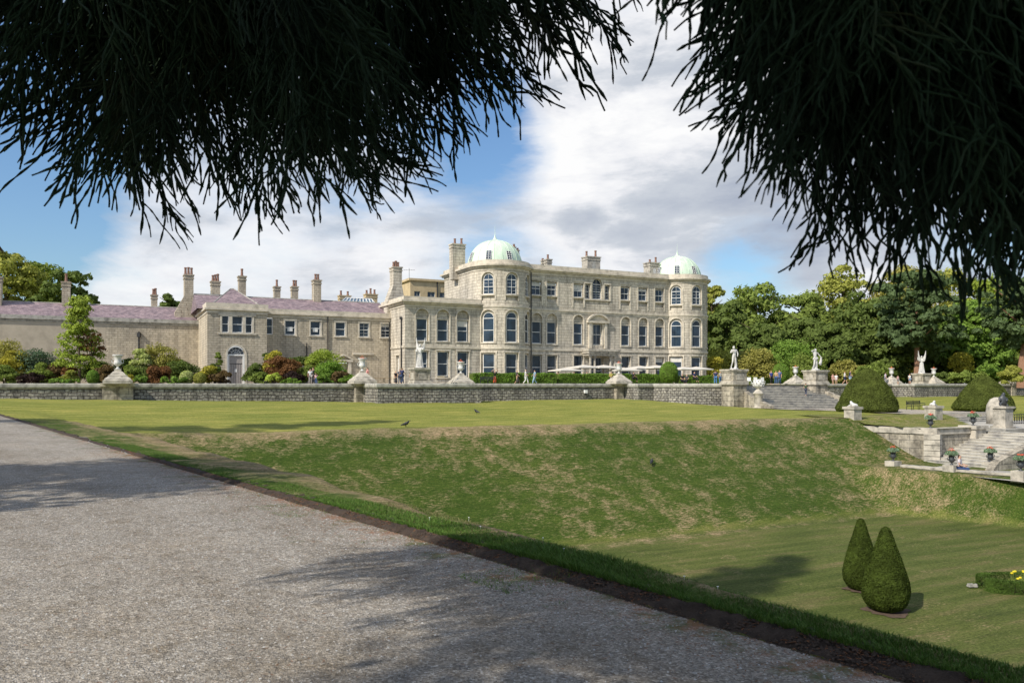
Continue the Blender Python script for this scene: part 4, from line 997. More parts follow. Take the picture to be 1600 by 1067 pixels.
for px,w,lab in ((184,2.3,'dressed stone pier under the leftmost white urn'),(561,.9,'narrow stone pier under the urn beside the wall projection'),(965,.9,'narrow stone pier under the urn before the mansion'),(1579,1.1,'stone pier in the terrace wall at the far right edge')):
    pier(px,73.25 if px<1200 else 72.9,w,1.1,lab)['group']=G_P
# skin figures ------------------------------------------------------
def skin_mesh(name, pts, edges, rad, root=0, sub=1):
    me=bpy.data.meshes.new(name); me.from_pydata(pts,edges,[]); o=bpy.data.objects.new(name,me); COL.objects.link(o)
    md=o.modifiers.new('skin','SKIN'); md.use_smooth_shade=True
    sv=me.skin_vertices[0].data
    for i,r in enumerate(rad): sv[i].radius=(r,r) if not hasattr(r,'__len__') else r; sv[i].use_root=(i==root)
    if sub: s=o.modifiers.new('sub','SUBSURF'); s.levels=sub; s.render_levels=sub
    dg=bpy.context.evaluated_depsgraph_get(); dg.update(); em=bpy.data.meshes.new_from_object(o.evaluated_get(dg)); em.name=name
    bpy.data.objects.remove(o); bpy.data.meshes.remove(me); return em
POSES={ # joints for a 1.72 m person: pelvis chest neck head ; arms ; legs
 'stand':dict(sh=.19,elL=(.24,.02,1.12),haL=(.25,-.08,.88),elR=(-.24,.02,1.12),haR=(-.25,-.06,.88),knL=(.10,-.02,.48),ftL=(.12,0,.06),knR=(-.10,-.02,.48),ftR=(-.12,.03,.06)),
 'walk':dict(sh=.19,elL=(.23,.12,1.14),haL=(.22,-.02,.93),elR=(-.23,-.10,1.15),haR=(-.22,-.30,1.02),knL=(.09,-.20,.50),ftL=(.10,-.26,.07),knR=(-.09,.02,.47),ftR=(-.10,.32,.10)),
 'armup':dict(sh=.19,elL=(.40,-.05,1.62),haL=(.18,-.05,1.78),elR=(-.38,-.05,1.55),haR=(-.14,-.08,1.70),knL=(.10,-.03,.48),ftL=(.12,0,.06),knR=(-.10,-.02,.48),ftR=(-.12,.03,.06)),
 'phone':dict(sh=.19,elL=(.25,-.08,1.14),haL=(.10,-.34,1.30),elR=(-.25,-.06,1.14),haR=(-.08,-.34,1.30),knL=(.10,-.02,.48),ftL=(.13,0,.06),knR=(-.09,-.10,.48),ftR=(-.11,.0,.06)),
 'sit':dict(sh=.19,elL=(.26,-.05,.72),haL=(.16,-.32,.66),elR=(-.26,-.02,.72),haR=(-.2,-.28,.62),knL=(.10,-.46,.48),ftL=(.11,-.48,.06),knR=(-.12,-.45,.46),ftR=(-.12,-.40,.06)),
}
def body_parts(pose):
    p=POSES[pose]; sit=pose=='sit'; dz=-.42 if sit else 0
    pel=(0,0,.93+dz); wa=(0,.0,1.08+dz); ch=(0,.01,1.30+dz); nk=(0,.01,1.47+dz); hb=(0,-.005,1.56+dz); ht=(0,-.01,1.66+dz)
    shL=(p['sh'],.01,1.40+dz); shR=(-p['sh'],.01,1.40+dz); hiL=(.09,0,.90+dz); hiR=(-.09,0,.90+dz)
    fw=lambda f,d=.14:(f[0],f[1]-d,.035)
    pts=[pel,wa,ch,nk,hb,ht,shL,p['elL'],p['haL'],shR,p['elR'],p['haR'],hiL,p['knL'],p['ftL'],fw(p['ftL']),hiR,p['knR'],p['ftR'],fw(p['ftR'])]
    ed=[(0,1),(1,2),(2,3),(3,4),(4,5),(2,6),(6,7),(7,8),(2,9),(9,10),(10,11),(0,12),(12,13),(13,14),(14,15),(0,16),(16,17),(17,18),(18,19)]
    rd=[.13,.115,.13,.055,.085,.075,.06,.042,.03,.06,.042,.03,.085,.058,.042,.035,.085,.058,.042,.035]
    return pts,ed,rd
def fingers(mb, hand, elbow, s=1.0):
    h=Vector(hand); d=(h-Vector(elbow)).normalized(); side=d.cross(Vector((0,1,0.2))).normalized(); up=side.cross(d)
    mb.tube([h-d*.02,h+d*.05],[.03,.032],6)
    for k,(o,l) in enumerate(((-.026,.055),(-.009,.068),(.009,.064),(.026,.05))):
        a=h+d*.05+side*o; mb.tube([a,a+d*l*.6+up*.008,a+d*l+up*.03],[.009,.008,.006],4)
    a=h+side*.03+d*.01; mb.tube([a,a+side*.025+d*.03,a+side*.03+d*.06+up*.012],[.010,.009,.007],4)
_cache={}
def pose_meshes(pose):
    if pose in _cache: return _cache[pose]
    pts,ed,rd=body_parts(pose); me=skin_mesh('body_'+pose,pts,ed,rd)
    mb=MB(); fingers(mb,pts[8],pts[7]); fingers(mb,pts[11],pts[10])
    # face: nose, ears
    z=pts[4][2]; mb.tube([(0,-.085,z+.035),(0,-.11,z+.0)],[.010,.014],5)
    for e in (-1,1): mb.lathe([(.004,-.02),(.014,0),(.004,.02)],(e*.083,0,z+.01),6)
    bm=bmesh.new(); bm.from_mesh(me); t2=bpy.data.meshes.new('x'); t2.from_pydata(mb.v,[],mb.f); bm.from_mesh(t2); bm.to_mesh(me); bm.free(); bpy.data.meshes.remove(t2)
    me.polygons.foreach_set('use_smooth',[True]*len(me.polygons))
    I=lambda *k:[pts[i] for i in k]
    # shirt: torso + upper arms
    mid=lambda a,b,f:tuple(Vector(a).lerp(Vector(b),f))
    sp=[mid(pts[0],pts[1],.1),pts[1],pts[2],mid(pts[2],pts[3],.45),pts[6],mid(pts[6],pts[7],.75),pts[9],mid(pts[9],pts[10],.75)]
    sh=skin_mesh('shirt_'+pose,sp,[(0,1),(1,2),(2,3),(2,4),(4,5),(2,6),(6,7)],[.155,.135,.15,.08,.08,.062,.08,.062])
    tp=[pts[0],pts[12],pts[13],mid(pts[13],pts[14],.85),pts[16],pts[17],mid(pts[17],pts[18],.85)]
    tr=skin_mesh('trousers_'+pose,tp,[(0,1),(1,2),(2,3),(0,4),(4,5),(5,6)],[.15,.105,.078,.062,.105,.078,.062])
    stp=[pts[0],pts[12],mid(pts[12],pts[13],.75),pts[16],mid(pts[16],pts[17],.75)]
    so_=skin_mesh('shorts_'+pose,stp,[(0,1),(1,2),(0,3),(3,4)],[.15,.11,.10,.11,.10])
    zb=.28 if pose!='sit' else .35
    kn=mid(pts[13],pts[17],.5); ft=mid(pts[14],pts[18],.5)
    sk=skin_mesh('skirt_'+pose,[pts[0],kn,(ft[0],ft[1],.16)],[(0,1),(1,2)],[.16,.20,.25])
    hz=pts[4][2]
    ha=skin_mesh('hair_'+pose,[(0,.045,hz-.09),(0,.035,hz+.05),(0,-.01,hz+.125)],[(0,1),(1,2)],[.06,.088,.07])
    _cache[pose]=dict(body=me,shirt=sh,trousers=tr,shorts=so_,skirt=sk,hair=ha); return _cache[pose]
_cm={}
def cloth(c):
    if c not in _cm:
        m,t,b=nt('cloth'); b.inputs['Base Color'].default_value=(*c,1); b.inputs['Roughness'].default_value=.85
        t.links.new(mixc(t,1.0,c,ramp(t,noise(t,coord(t),9,3),[(.3,(.75,.75,.75)),(.7,(1.15,1.15,1.15))]),'MULTIPLY'),b.inputs['Base Color']); _cm[c]=m
    return _cm[c]
SKIN=(.55,.33,.23)
def part_from(me,name,par,c):
    o=bpy.data.objects.new(name,me); COL.objects.link(o); o.parent=par
    if not me.materials: me.materials.append(None)
    o.material_slots[0].link='OBJECT'; o.material_slots[0].material=c if isinstance(c,bpy.types.Material) else cloth(c); return o
def person(label, loc, pose='stand', rz=0, top=(.02,.02,.03), bot=('trousers',(.06,.10,.2)), hair=(.05,.03,.02), h=1.72, group=None, skin=SKIN):
    pm=pose_meshes(pose); t=part_from(pm['body'],'person',None,skin); t.location=loc; t.rotation_euler=(0,0,rz); t.scale=(h/1.72,)*3; tag(t,label,'person',group)
    part_from(pm['shirt'],'shirt',t,top); part_from(pm[bot[0]],bot[0],t,bot[1]); part_from(pm['hair'],'hair',t,hair); return t
NAVY=(.02,.03,.10); BLK=(.015,.015,.018); JEAN=(.06,.12,.28); WHT=(.75,.74,.72); PNK=(.65,.30,.28); ORG=(.75,.12,.03); LBL=(.32,.47,.62); GRY=(.25,.25,.26); KHA=(.36,.28,.18); BLOND=(.42,.26,.10)
TZ=ZT+.01
def ppos(px,Y,z=TZ): x,y=at(px,Y); return (x,y,z)
P_=person
P_('woman in white top beside a man in black before the red-brown shrub',ppos(485,80),'stand',.4,WHT,('trousers',(.4,.38,.35)),group=None,h=1.62)
P_('man in black t-shirt and grey trousers standing between two people in white',ppos(489.3,80.5),'stand',-.3,BLK,('trousers',(.20,.20,.22)),h=1.78)
P_('child in pink top and blue jeans at right of the shrub-side trio',ppos(494,79.8),'stand',0,(.7,.45,.45),('trousers',JEAN),h=1.15)
P_('person in pink shirt and black trousers leaning by the urn near the wall corner',ppos(574,77.5),'walk',-1.2,PNK,('trousers',BLK),h=1.7)
P_('woman in black top and blue jeans standing against the two storey range',ppos(606,104),'stand',.2,BLK,('trousers',JEAN),h=1.66)
P_('woman in black top and dark skirt standing near the white side door',ppos(618.5,96),'stand',.9,BLK,('skirt',(.05,.05,.06)),BLOND,h=1.66)
P_('person in grey jacket at back of the group left of the winged statue',ppos(624.5,86),'stand',.5,(.12,.13,.17),('trousers',(.08,.1,.16)),h=1.7)
P_('man in navy jacket and dark blue jeans left of the winged statue',ppos(628.5,84),'walk',2.4,NAVY,('trousers',(.03,.05,.12)),(.3,.2,.12),h=1.8)
P_('person in dark clothes half hidden beside the winged statue pedestal',ppos(643.5,88),'stand',0,BLK,('trousers',BLK),h=1.72)
P_('woman in long orange skirt and black top with both arms raised',ppos(773,90),'armup',.2,BLK,('skirt',ORG),BLOND,h=1.68)
P_('woman in dark patterned dress with blond hair walking along the hedge',ppos(808,91),'walk',1.3,(.06,.05,.06),('skirt',(.05,.045,.045)),BLOND,h=1.66)
P_('woman dressed all in white walking along the hedge',ppos(821.5,90),'walk',1.4,WHT,('trousers',WHT),(.6,.5,.4),h=1.75)
P_('person in light blue shirt and trousers walking by the hedge holding a phone',ppos(835.5,90),'walk',-1.4,LBL,('trousers',LBL),(.1,.06,.04),h=1.68)
P_('person in black seated on the bench beside the ball topiary',ppos(1066,94,TZ+.02),'sit',.6,BLK,('trousers',BLK),h=1.7)
P_('person with pale hair in dark clothes seated right of the ball topiary',ppos(1073,94,TZ+.02),'sit',-.5,(.05,.05,.06),('trousers',BLK),(.6,.55,.45),h=1.66)
P_('man in navy jacket and bright blue jeans left of the first flight statue',ppos(1118,99),'stand',3.0,NAVY,('trousers',(.08,.2,.45)),h=1.78)
P_('person in pale grey top and blue jeans left of the first flight statue',ppos(1125.5,98),'stand',-2.6,(.42,.42,.40),('trousers',(.07,.16,.35)),(.35,.25,.15),h=1.66)
P_('woman in blue jacket and black trousers left in the group above the steps',ppos(1205,97),'stand',.5,(.04,.06,.30),('trousers',BLK),BLOND,h=1.7)
P_('woman with long fair hair and blue jeans in the group above the steps',ppos(1212.5,96),'stand',2.8,(.45,.30,.16),('trousers',(.05,.10,.26)),BLOND,h=1.68)
P_('man in slate blue jacket and jeans right in the group above the steps',ppos(1218,97),'stand',-.8,(.08,.12,.26),('trousers',(.06,.10,.22)),h=1.8)
P_('girl in pink top standing right of the second flight statue',ppos(1301.5,99),'stand',.4,(.70,.38,.33),('shorts',(.7,.45,.4)),BLOND,h=1.35)
P_('child in white top standing right of the second flight statue',ppos(1306.5,98),'stand',-.4,WHT,('shorts',(.6,.5,.48)),BLOND,h=1.3)
P_('woman in white top and navy shorts walking toward the yew dome',ppos(1320,97),'walk',1.2,WHT,('shorts',NAVY),BLOND,h=1.62)
P_('woman in navy top and light denim shorts walking toward the yew dome',ppos(1328.5,95),'walk',1.0,NAVY,('shorts',(.35,.45,.6)),(.12,.05,.02),h=1.7)
P_('person in blue top far right behind the terrace wall near the yew',ppos(1377,112),'walk',1.5,(.05,.15,.5),('trousers',JEAN),h=1.2)
P_('person in lavender top behind the terrace left of the far urn',ppos(1383.5,112),'stand',1.5,(.5,.45,.55),('trousers',GRY),h=1.7)
P_('child in pink between the far urn and the pine trunk',ppos(1403,110),'stand',.3,(.6,.38,.38),('shorts',GRY),h=1.25)
P_('person in white top standing in front of the pine trunk',ppos(1421.5,109),'stand',.2,WHT,('shorts',(.25,.35,.5)),(.4,.2,.1),h=1.45)
# stairs between the two statue pedestals ------------------------------
SA,SB=57.9,67.8; QT=63.7; NST=15; ZB=-.93; RI=(ZT-ZB)/NST; TR=.40
st=thing('stone_steps','broad flight of weathered granite steps between two statue pedestals','steps',W((SA+SB)/2,60,ZB))
m=MB()
for k in range(NST-1):
    z1=ZT-RI*(k+1); q0=QT-TR*(k+1); ex=.06*k
    a,b=SA-ex*.6,SB+ex*1.6
    strip_box(m,flat_map(q0),a,b,z1-RI-.25,z1-.05,.03,TR+.3); strip_box(m,flat_map(q0),a-.01,b+.01,z1-.05,z1,0,TR+.04)
strip_box(m,flat_map(QT),SA,SB,ZT-.4,ZT+.0,0,.5)
m.build('treads',M['step'],st)
QBt=QT-TR*NST
def flank(s0,s1,nm):
    m=MB(); v=[]
    for (q,z) in ((QT+.1,1.5),(QT-1.0,1.35),(QBt+.8,-.35),(QBt-.2,-.5)): pass
    secs=[(QT+.2,s0,1.55),(QT-1.2,s0,1.25),(QT-3.2,(s0+s1)/2,.35),(QBt-.1,s1,-.45)]
    for q,s,z in secs: v+= [W(s-.28,q,-2.2),W(s+.28,q,-2.2),W(s+.28,q,z),W(s-.28,q,z)]
    f=[]
    uv=[]
    for i in range(len(secs)-1):
        a=4*i
        for (x,y) in ((0,3),(3,2),(2,1)): f.append((a+x,a+4+x,a+4+y,a+y)); uv.append([(secs[i][0],v[a+x][2]),(secs[i+1][0],v[a+4+x][2]),(secs[i+1][0],v[a+4+y][2]),(secs[i][0],v[a+y][2])])
    a=4*(len(secs)-1); f.append((a,a+1,a+2,a+3)); uv.append([(0,-2),(.5,-2),(.5,0),(0,0)])
    m.add(v,f,uv); return m.build(nm,M['block'],st)
flank(SA-.35,SA-1.15,'flank_wall'); flank(SB+.6,SB+2.3,'flank_wall')
def box_sq(mb,s,q,w,d,z0,z1,t=1.0):
    x,y,_=W(s,q); mb.box((x,y,(z0+z1)/2),(w,d,z1-z0),TH,t)
def pedestal(s,q,z0,z1,w,label,name='statue_pedestal',base=None,mat='block'):
    t=thing(name,label,'pedestal',W(s,q,z0)); m=MB(); mp=flat_map(q-w/2)
    zb=base if base is not None else z0
    P=[W(s-w/2,q-w/2),W(s+w/2,q-w/2),W(s+w/2,q+w/2),W(s-w/2,q+w/2)]
    vs=[(p[0],p[1],zb) for p in P]+[(p[0],p[1],z1-.2) for p in P]; U=[[(0,zb),(w,zb),(w,z1),(0,z1)]]*4+[[(0,0),(w,0),(w,w),(0,w)]]
    m.add(vs,[(0,1,5,4),(1,2,6,5),(2,3,7,6),(3,0,4,7),(4,5,6,7)],U); m.build('shaft',M[mat],t)
    m=MB(); box_sq(m,s,q,w+.3,w+.3,z0,z0+.25); box_sq(m,s,q,w+.16,w+.16,z0+.25,z0+.38); box_sq(m,s,q,w+.12,w+.12,z1-.3,z1-.16); box_sq(m,s,q,w+.3,w+.3,z1-.16,z1)
    box_sq(m,s,q,w*.55,w+.05,z0+.5,z1-.45); box_sq(m,s,q,w+.05,w*.55,z0+.5,z1-.45)
    m.build('moulding',M['pale'],t); return t
SP1=(57.0,63.4); SP2=(68.7,63.4)
s1x=s_at(1147,62.6),62.6; s2x=s_at(1274,62.6),62.6
pedestal(*s1x,ZT,3.15,1.75,'tall square pedestal at the left head of the broad steps','statue_pedestal',-2.0)
pedestal(*s2x,ZT,3.15,1.75,'tall square pedestal at the right head of the broad steps','statue_pedestal',-2.0)
swx=s_at(656,69.6); pedestal(swx,69.6,ZT,3.15,1.45,'pedestal of the winged statue on the wall projection')
sfx=s_at(1440,76.5); pedestal(sfx,76.5,ZT,3.2,1.7,'pedestal of the far winged statue between two urns')
def statue_fig(pose_pts, ed, rad): return skin_mesh('figure',pose_pts,ed,rad)
def statue(label, loc, kind, rz, H):
    if kind=='hero':   # standing nude youth leaning on a stump, weight on one leg
        p=[(0,0,.95),(.03,0,1.12),(.02,.02,1.33),(0,0,1.49),(-.02,-.03,1.57),(-.02,-.04,1.67),(.2,.02,1.40),(.30,-.02,1.14),(.20,-.18,.98),(-.18,.02,1.42),(-.27,.05,1.18),(-.14,-.15,1.32),(.09,0,.90),(.10,-.02,.48),(.09,.02,.06),(.10,-.12,.04),(-.09,0,.92),(-.16,-.12,.52),(-.22,.04,.10),(-.24,-.1,.04)]
        ed=body_parts('stand')[1]; rd=[.125,.11,.135,.055,.08,.075,.062,.042,.035,.062,.042,.035,.085,.06,.042,.035,.085,.06,.042,.035]
    elif kind=='arch': # arm bent up to the head, other arm with drapery hanging
        p=[(0,0,.95),(-.03,0,1.12),(-.03,.02,1.33),(0,0,1.49),(.02,-.03,1.57),(.02,-.04,1.67),(.2,.02,1.38),(.36,-.02,1.18),(.48,-.10,1.0),(-.19,.02,1.43),(-.40,-.05,1.50),(-.20,-.10,1.60),(.09,0,.90),(.12,-.04,.48),(.16,.02,.06),(.17,-.12,.04),(-.09,0,.92),(-.13,-.10,.50),(-.20,.08,.08),(-.22,-.06,.04)]
        ed=body_parts('stand')[1]; rd=[.125,.11,.135,.055,.08,.075,.062,.042,.035,.062,.042,.035,.085,.06,.042,.035,.085,.06,.042,.035]
    elif kind=='robed': # winged robed woman
        p=[(0,0,.95),(.02,0,1.12),(.01,.0,1.33),(0,0,1.48),(0,-.03,1.56),(0,-.04,1.66),(.19,.02,1.40),(.30,-.10,1.25),(.34,-.12,1.50),(-.19,.02,1.40),(-.28,-.08,1.16),(-.12,-.24,1.18),(0.02,0,.60),(.0,0,.25),(.03,-.02,.02)]
        ed=[(0,1),(1,2),(2,3),(3,4),(4,5),(2,6),(6,7),(7,8),(2,9),(9,10),(10,11),(0,12),(12,13),(13,14)]; rd=[.16,.13,.145,.055,.085,.08,.07,.055,.035,.07,.055,.035,.19,.22,.27]
    me=skin_mesh('statue',p,ed,rd); t=bpy.data.objects.new('statue',me); COL.objects.link(t); me.materials.append(M['statue']); t.location=loc; t.rotation_euler=(0,0,rz); t.scale=(H/1.75,)*3
    tag(t,label,'statue','white marble garden statues')
    def sub(mb,nm):
        me=bpy.data.meshes.new(nm); me.from_pydata(mb.v,[],mb.f); me.materials.append(M['statue']); o=bpy.data.objects.new(nm,me); COL.objects.link(o); o.parent=t; return o
    m=MB(); m.lathe([(.34,-.09),(.34,.0),(.30,.03),(.05,.035)],(0,0,0),8); sub(m,'base')
    m=MB(); fingers(m,p[8],p[7]); fingers(m,p[11],p[10]); sub(m,'hands') if False else None
    bm=bmesh.new(); bm.from_mesh(me); tmp=bpy.data.meshes.new('tmp'); tmp.from_pydata(m.v,[],m.f); bm.from_mesh(tmp); bm.to_mesh(me); bm.free(); bpy.data.meshes.remove(tmp)
    me.polygons.foreach_set('use_smooth',[True]*len(me.polygons))
    m=MB(); z=p[4][2]; m.tube([(p[4][0],.05,z-.02),(p[5][0],.04,z+.05),(p[5][0],-.01,z+.12)],[.07,.095,.06],8); sub(m,'hair')
    if kind=='hero': m=MB(); m.tube([(.14,.06,0),(.17,.05,.3),(.15,.06,.62),(.17,.05,.8)],[.13,.10,.09,.07],8); sub(m,'tree_stump')
    if kind=='arch': m=MB(); m.tube([(.47,-.1,1.0),(.50,-.05,.75),(.44,-.02,.5),(.50,.0,.38)],[.05,.10,.13,.08],8); m.tube([(.02,.1,1.0),(.05,.12,.5),(.08,.1,0)],[.08,.12,.15],8); m.tube([(-.16,0,.93),(.0,-.02,.85),(.18,0,.93)],[.12,.15,.12],8); sub(m,'drapery')
    if kind=='robed':
        for e in (-1,1):
            m=MB(); n=7
            for k in range(n):
                f=k/(n-1); root=Vector((e*.10,.12,1.40-.28*f)); tip=Vector((e*(.34+.10*f-.22*f*f),.26,2.22-.95*f)); mid=root.lerp(tip,.5)+Vector((e*.08,.03,.02))
                m.tube([root,mid,tip],[.045,.055,.018],5)
            sub(m,'wing')
        m=MB()
        for k in range(12):
            a=6.28*k/12; m.tube([(.15*math.cos(a),.13*math.sin(a),1.02),(.19*math.cos(a+.2),.18*math.sin(a+.2),.5),(.27*math.cos(a+.1),.25*math.sin(a+.1),.0)],[.02,.035,.05],5)
        m.tube([(-.12,-.2,1.15),(-.05,-.1,.9),(.1,-.1,.75)],[.04,.06,.05],6); sub(m,'robe_folds')
    return t
ZP=3.15+.08
statue('white marble youth leaning on a stump, on the left pedestal of the steps',W(*s1x,ZP),'hero',R(10),2.35)
statue('white marble figure with raised arm and hanging drapery, right of the steps',W(*s2x,ZP),'arch',R(15),2.3)
statue('white winged robed statue on the pedestal before the pavilion windows',W(swx,69.6,ZP),'robed',R(-10),2.15)
statue('small far winged statue in front of the dark pines',W(sfx,76.5,ZP+.05),'robed',R(160),2.5)
# post with artichoke-like finial at the foot
x,y=at(1185,78.5); t=thing('newel_post','round stone newel post with spiky ball finial at the left foot of the steps','post',(x,y,-1.6))
lobj('shaft',[(.55,0),(.55,.75),(.46,.85),(.42,1.0),(.42,2.15),(.5,2.25),(.58,2.32),(.45,2.45),(.16,2.78)],'pale',t,16)
lobj('finial',[(.12,2.78),(.22,2.84),(.42,2.98),(.52,3.2),(.5,3.42),(.38,3.62),(.2,3.72)],'marble',t,16)
m=MB(); rp=root_base(t)
for j in range(4):
    for k in range(10):
        a=6.28*(k+.5*(j%2))/10; zz=[3.1,3.3,3.5,3.66][j]; r=[.5,.52,.44,.28][j]; m.tube([(rp[0]+r*.9*math.cos(a),rp[1]+r*.9*math.sin(a),rp[2]+zz-.05),(rp[0]+(r+.12)*math.cos(a),rp[1]+(r+.12)*math.sin(a),rp[2]+zz+.12)],[.08,.015],5)
m.build('scales',M['marble'],t)
P_('child in dark clothes running up the broad steps',(*W(s_at(1259,60.9),60.9)[:2],ZT-RI*7+.0),'walk',2.4,(.04,.07,.03),('trousers',(.05,.06,.10)),(.2,.12,.06),h=1.35)
# garden walk at the foot of the steps, laid over the lawn
def drape(name,poly,mat,dz=.02,step=1.0):
    ss=[p[0] for p in poly]; qs=[p[1] for p in poly]
    def inside(s,q):
        c=False; n=len(poly)
        for i in range(n):
            a,b=poly[i],poly[(i+1)%n]
            if (a[1]>q)!=(b[1]>q) and s<(b[0]-a[0])*(q-a[1])/(b[1]-a[1])+a[0]: c=not c
        return c
    m=MB(); s=min(ss)
    while s<max(ss):
        q=min(qs)
        while q<max(qs):
            if inside(s+step/2,q+step/2):
                v=[]
                for a,b in ((s,q),(s+step,q),(s+step,q+step),(s,q+step)): x,y,_=W(a,b); v.append((x,y,zg(x,y)+dz+.03))
                m.add(v,[(0,1,2,3)])
            q+=step
        s+=step
    o=m.build(name,M[mat]); tag(o,kind='structure'); return o
drape('gravel_walk',[(59.5,43.5),(70.2,43.5),(70.2,59.5),(56,59.5),(56,56),(59.5,55)],'gravel2',.03,.25)
LM['silver']=M['silver']
# ---------------------------------------------------------------- perron, topiary, plants, trees
# grass shelf behind the retaining wall of the perron
C0=(24.2,55.4); C1=(27.7,52.0); D1=(31.2,53.75)
def sq(p): return SQ(*p)
shelf=[sq(C0),sq(C1),sq(D1)]
def wall_xy(pts,prof,name,mat,par): return extrude_wall([sq(p) for p in pts],prof,name,mat,par)
pw=thing('perron_wall','big dressed retaining wall turning a corner above the lower steps','wall',(C1[0],C1[1],-2.5))
wall_xy([C0,C1,D1],[(.0,-6),(.0,-1.66),(-.55,-1.66),(-.55,-6)],'masonry','block',pw)
wall_xy([C0,C1,D1],[(.03,-1.66),(.09,-1.64),(.09,-1.24),(-.62,-1.24),(-.62,-1.66)],'coping','pale',pw)
m=MB()
for k in range(6):
    z=-3.75+.36*k; x,y=C1; m.box((x-.12,y+.18,z+.16),(.95,.95,.325),R(-45)+.15)
m.build('corner_quoins',M['pale'],pw)
def shelf_z(x,y):
    s,q=SQ(x,y); return max(-1.27+.43*min(1,max(0,(q-35.0)/9)), zg(x,y)+.03)
m=MB(); st_=.5; s=44.0
def in_shelf(s,q):
    a=sq(C0); b=sq(C1); 
    if q>44.5 or s>51.9+max(0,(q-34.2))*1.15 or s>61.8: return False
    # behind the two wall lines
    t=(s-a[0])/(b[0]-a[0]) if b[0]!=a[0] else 0
    if s<a[0]-.2: return False
    ql=a[1]+(b[1]-a[1])*min(1,t) if t<=1 else b[1]+.1
    return q>ql-.05
while s<62:
    q=33.0
    while q<44.6:
        if in_shelf(s+.25,q+.25):
            v=[]
            for a,b in ((s,q),(s+.5,q),(s+.5,q+.5),(s,q+.5)): x,y,_=W(a,b); v.append((x,y,shelf_z(x,y)))
            m.add(v,[(0,1,2,3)])
        q+=.5
    s+=.5
o=m.build('grass_shelf',M['lawn']); tag(o,kind='structure'); nv=len(o.data.vertices); fattr(o,'bank',[.5]*nv); fattr(o,'dry',[.55]*nv)
# upper flight from walk to landing
us=thing('upper_flight','short flight of five pale steps between low sphinx pedestals','steps',W(66,43,-1.4)); m=MB()
for k in range(5):
    z1=-.82-.15*k; q0=44.2-.42*k; strip_box(m,flat_map(q0),61.6,69.6,z1-.5,z1-.045,.03,.5); strip_box(m,flat_map(q0),61.6,69.6,z1-.045,z1,0,.46)
m.build('treads',M['step'],us)
m=MB(); v=[W(56,34.6,-1.52),W(80,34.6,-1.6),W(80,42.4,-1.5),W(60.8,42.4,-1.5),W(58,39,-1.45)]; m.add(v,[(0,1,2,3,4)]); v2=[(a,b,c-1.2) for a,b,c in v]; 
for i in range(5): j=(i+1)%5; m.add([v[i],v[j],v2[j],v2[i]],[(0,3,2,1)])
o=m.build('landing',M['step']); tag(o,kind='structure')
def ped_small(px,Y,z0,H,w,label,d=None):
    x,y=at(px,Y); t=thing('sphinx_pedestal',label,'pedestal',(x,y,z0)); m=MB(); m.box((x,y,z0+H/2-.4),(w,d or w,H+.8),TH); m.build('shaft',M['pale'],t)
    m=MB(); m.box((x,y,z0+H-.08),(w+.16,(d or w)+.16,.17),TH); m.build('cap',M['pale'],t); return x,y,z0+H
def sphinx(x,y,z,rz,label,L=.95,dark=False,grp=True):
    k=L/1.25
    p=[(-.45,0,.17),(-.1,0,.19),(.22,0,.24),(.34,0,.40),(.38,0,.50),(.46,.12,.06),(.62,.12,.04),(.46,-.12,.06),(.62,-.12,.04),(.2,.1,.12),(.2,-.1,.12),(-.42,.18,.12),(-.22,.24,.06),(-.42,-.18,.12),(-.22,-.24,.06)]
    ed=[(0,1),(1,2),(2,3),(3,4),(2,9),(9,5),(5,6),(2,10),(10,7),(7,8),(0,11),(11,12),(0,13),(13,14)]; rd=[.17,.15,.15,.10,.12,.07,.05,.07,.05,.08,.08,.10,.06,.10,.06]
    me=skin_mesh('sphinx',p,ed,rd); me.materials.append(M['darkbronze' if dark else 'statue']); o=bpy.data.objects.new('sphinx_statue',me); COL.objects.link(o); o.location=(x,y,z+.02); o.rotation_euler=(0,0,rz); o.scale=(k,k,k)
    tag(o,label,'statue','small reclining statues on low pedestals' if grp else None)
    b=MB(); b.box((0,0,.02),(1.15,.5,.06)); bm_=bpy.data.meshes.new('plinth'); bm_.from_pydata(b.v,[],b.f); bm_.materials.append(M['pale']); c=bpy.data.objects.new('plinth',bm_); COL.objects.link(c); c.parent=o
    b=MB(); b.tube([(-.55,.05,.15),(-.6,.15,.08),(-.4,.27,.07)],[.03,.025,.02],5); bm_=bpy.data.meshes.new('tail'); bm_.from_pydata(b.v,[],b.f); bm_.materials.append(M['statue']); c=bpy.data.objects.new('tail',bm_); COL.objects.link(c); c.parent=o
    return o
x,y,z=ped_small(1332.5,56.2,-1.0,1.05,.78,'low stone pedestal with reclining statue at the crest of the bank',.85); sphinx(x,y,z,TH+1.2,'small reclining white statue on the pedestal before the left yew dome')
x,y,z=ped_small(1458.5,60.5,-1.35,1.35,.85,'low pedestal at the left end of the short upper flight',.9); sphinx(x,y,z,TH+.4,'small reclining white statue at the left end of the short upper flight')
x,y=at(1558,63); t=thing('bust_block','rounded pale stone block behind the dark bronze group at the right','stone block',(x,y,-1.5)); lobj('stone',[(.75,0),(.78,1.0),(.72,1.5),(.5,1.95),(.2,2.1)],'pale',t,12)
x,y=at(1567,57.5); t=thing('bronze_pedestal','stone pedestal under the dark bronze group at the right','pedestal',(x,y,-1.55)); m=MB(); m.box((x,y,-.85),(.92,.92,1.5),TH); m.build('shaft',M['pale'],t); m=MB(); m.box((x,y,-.03),(1.12,1.12,.14),TH); m.build('cap',M['pale'],t); m=MB(); m.box((x,y,-1.48),(1.15,1.15,.2),TH); m.build('base',M['pale'],t)
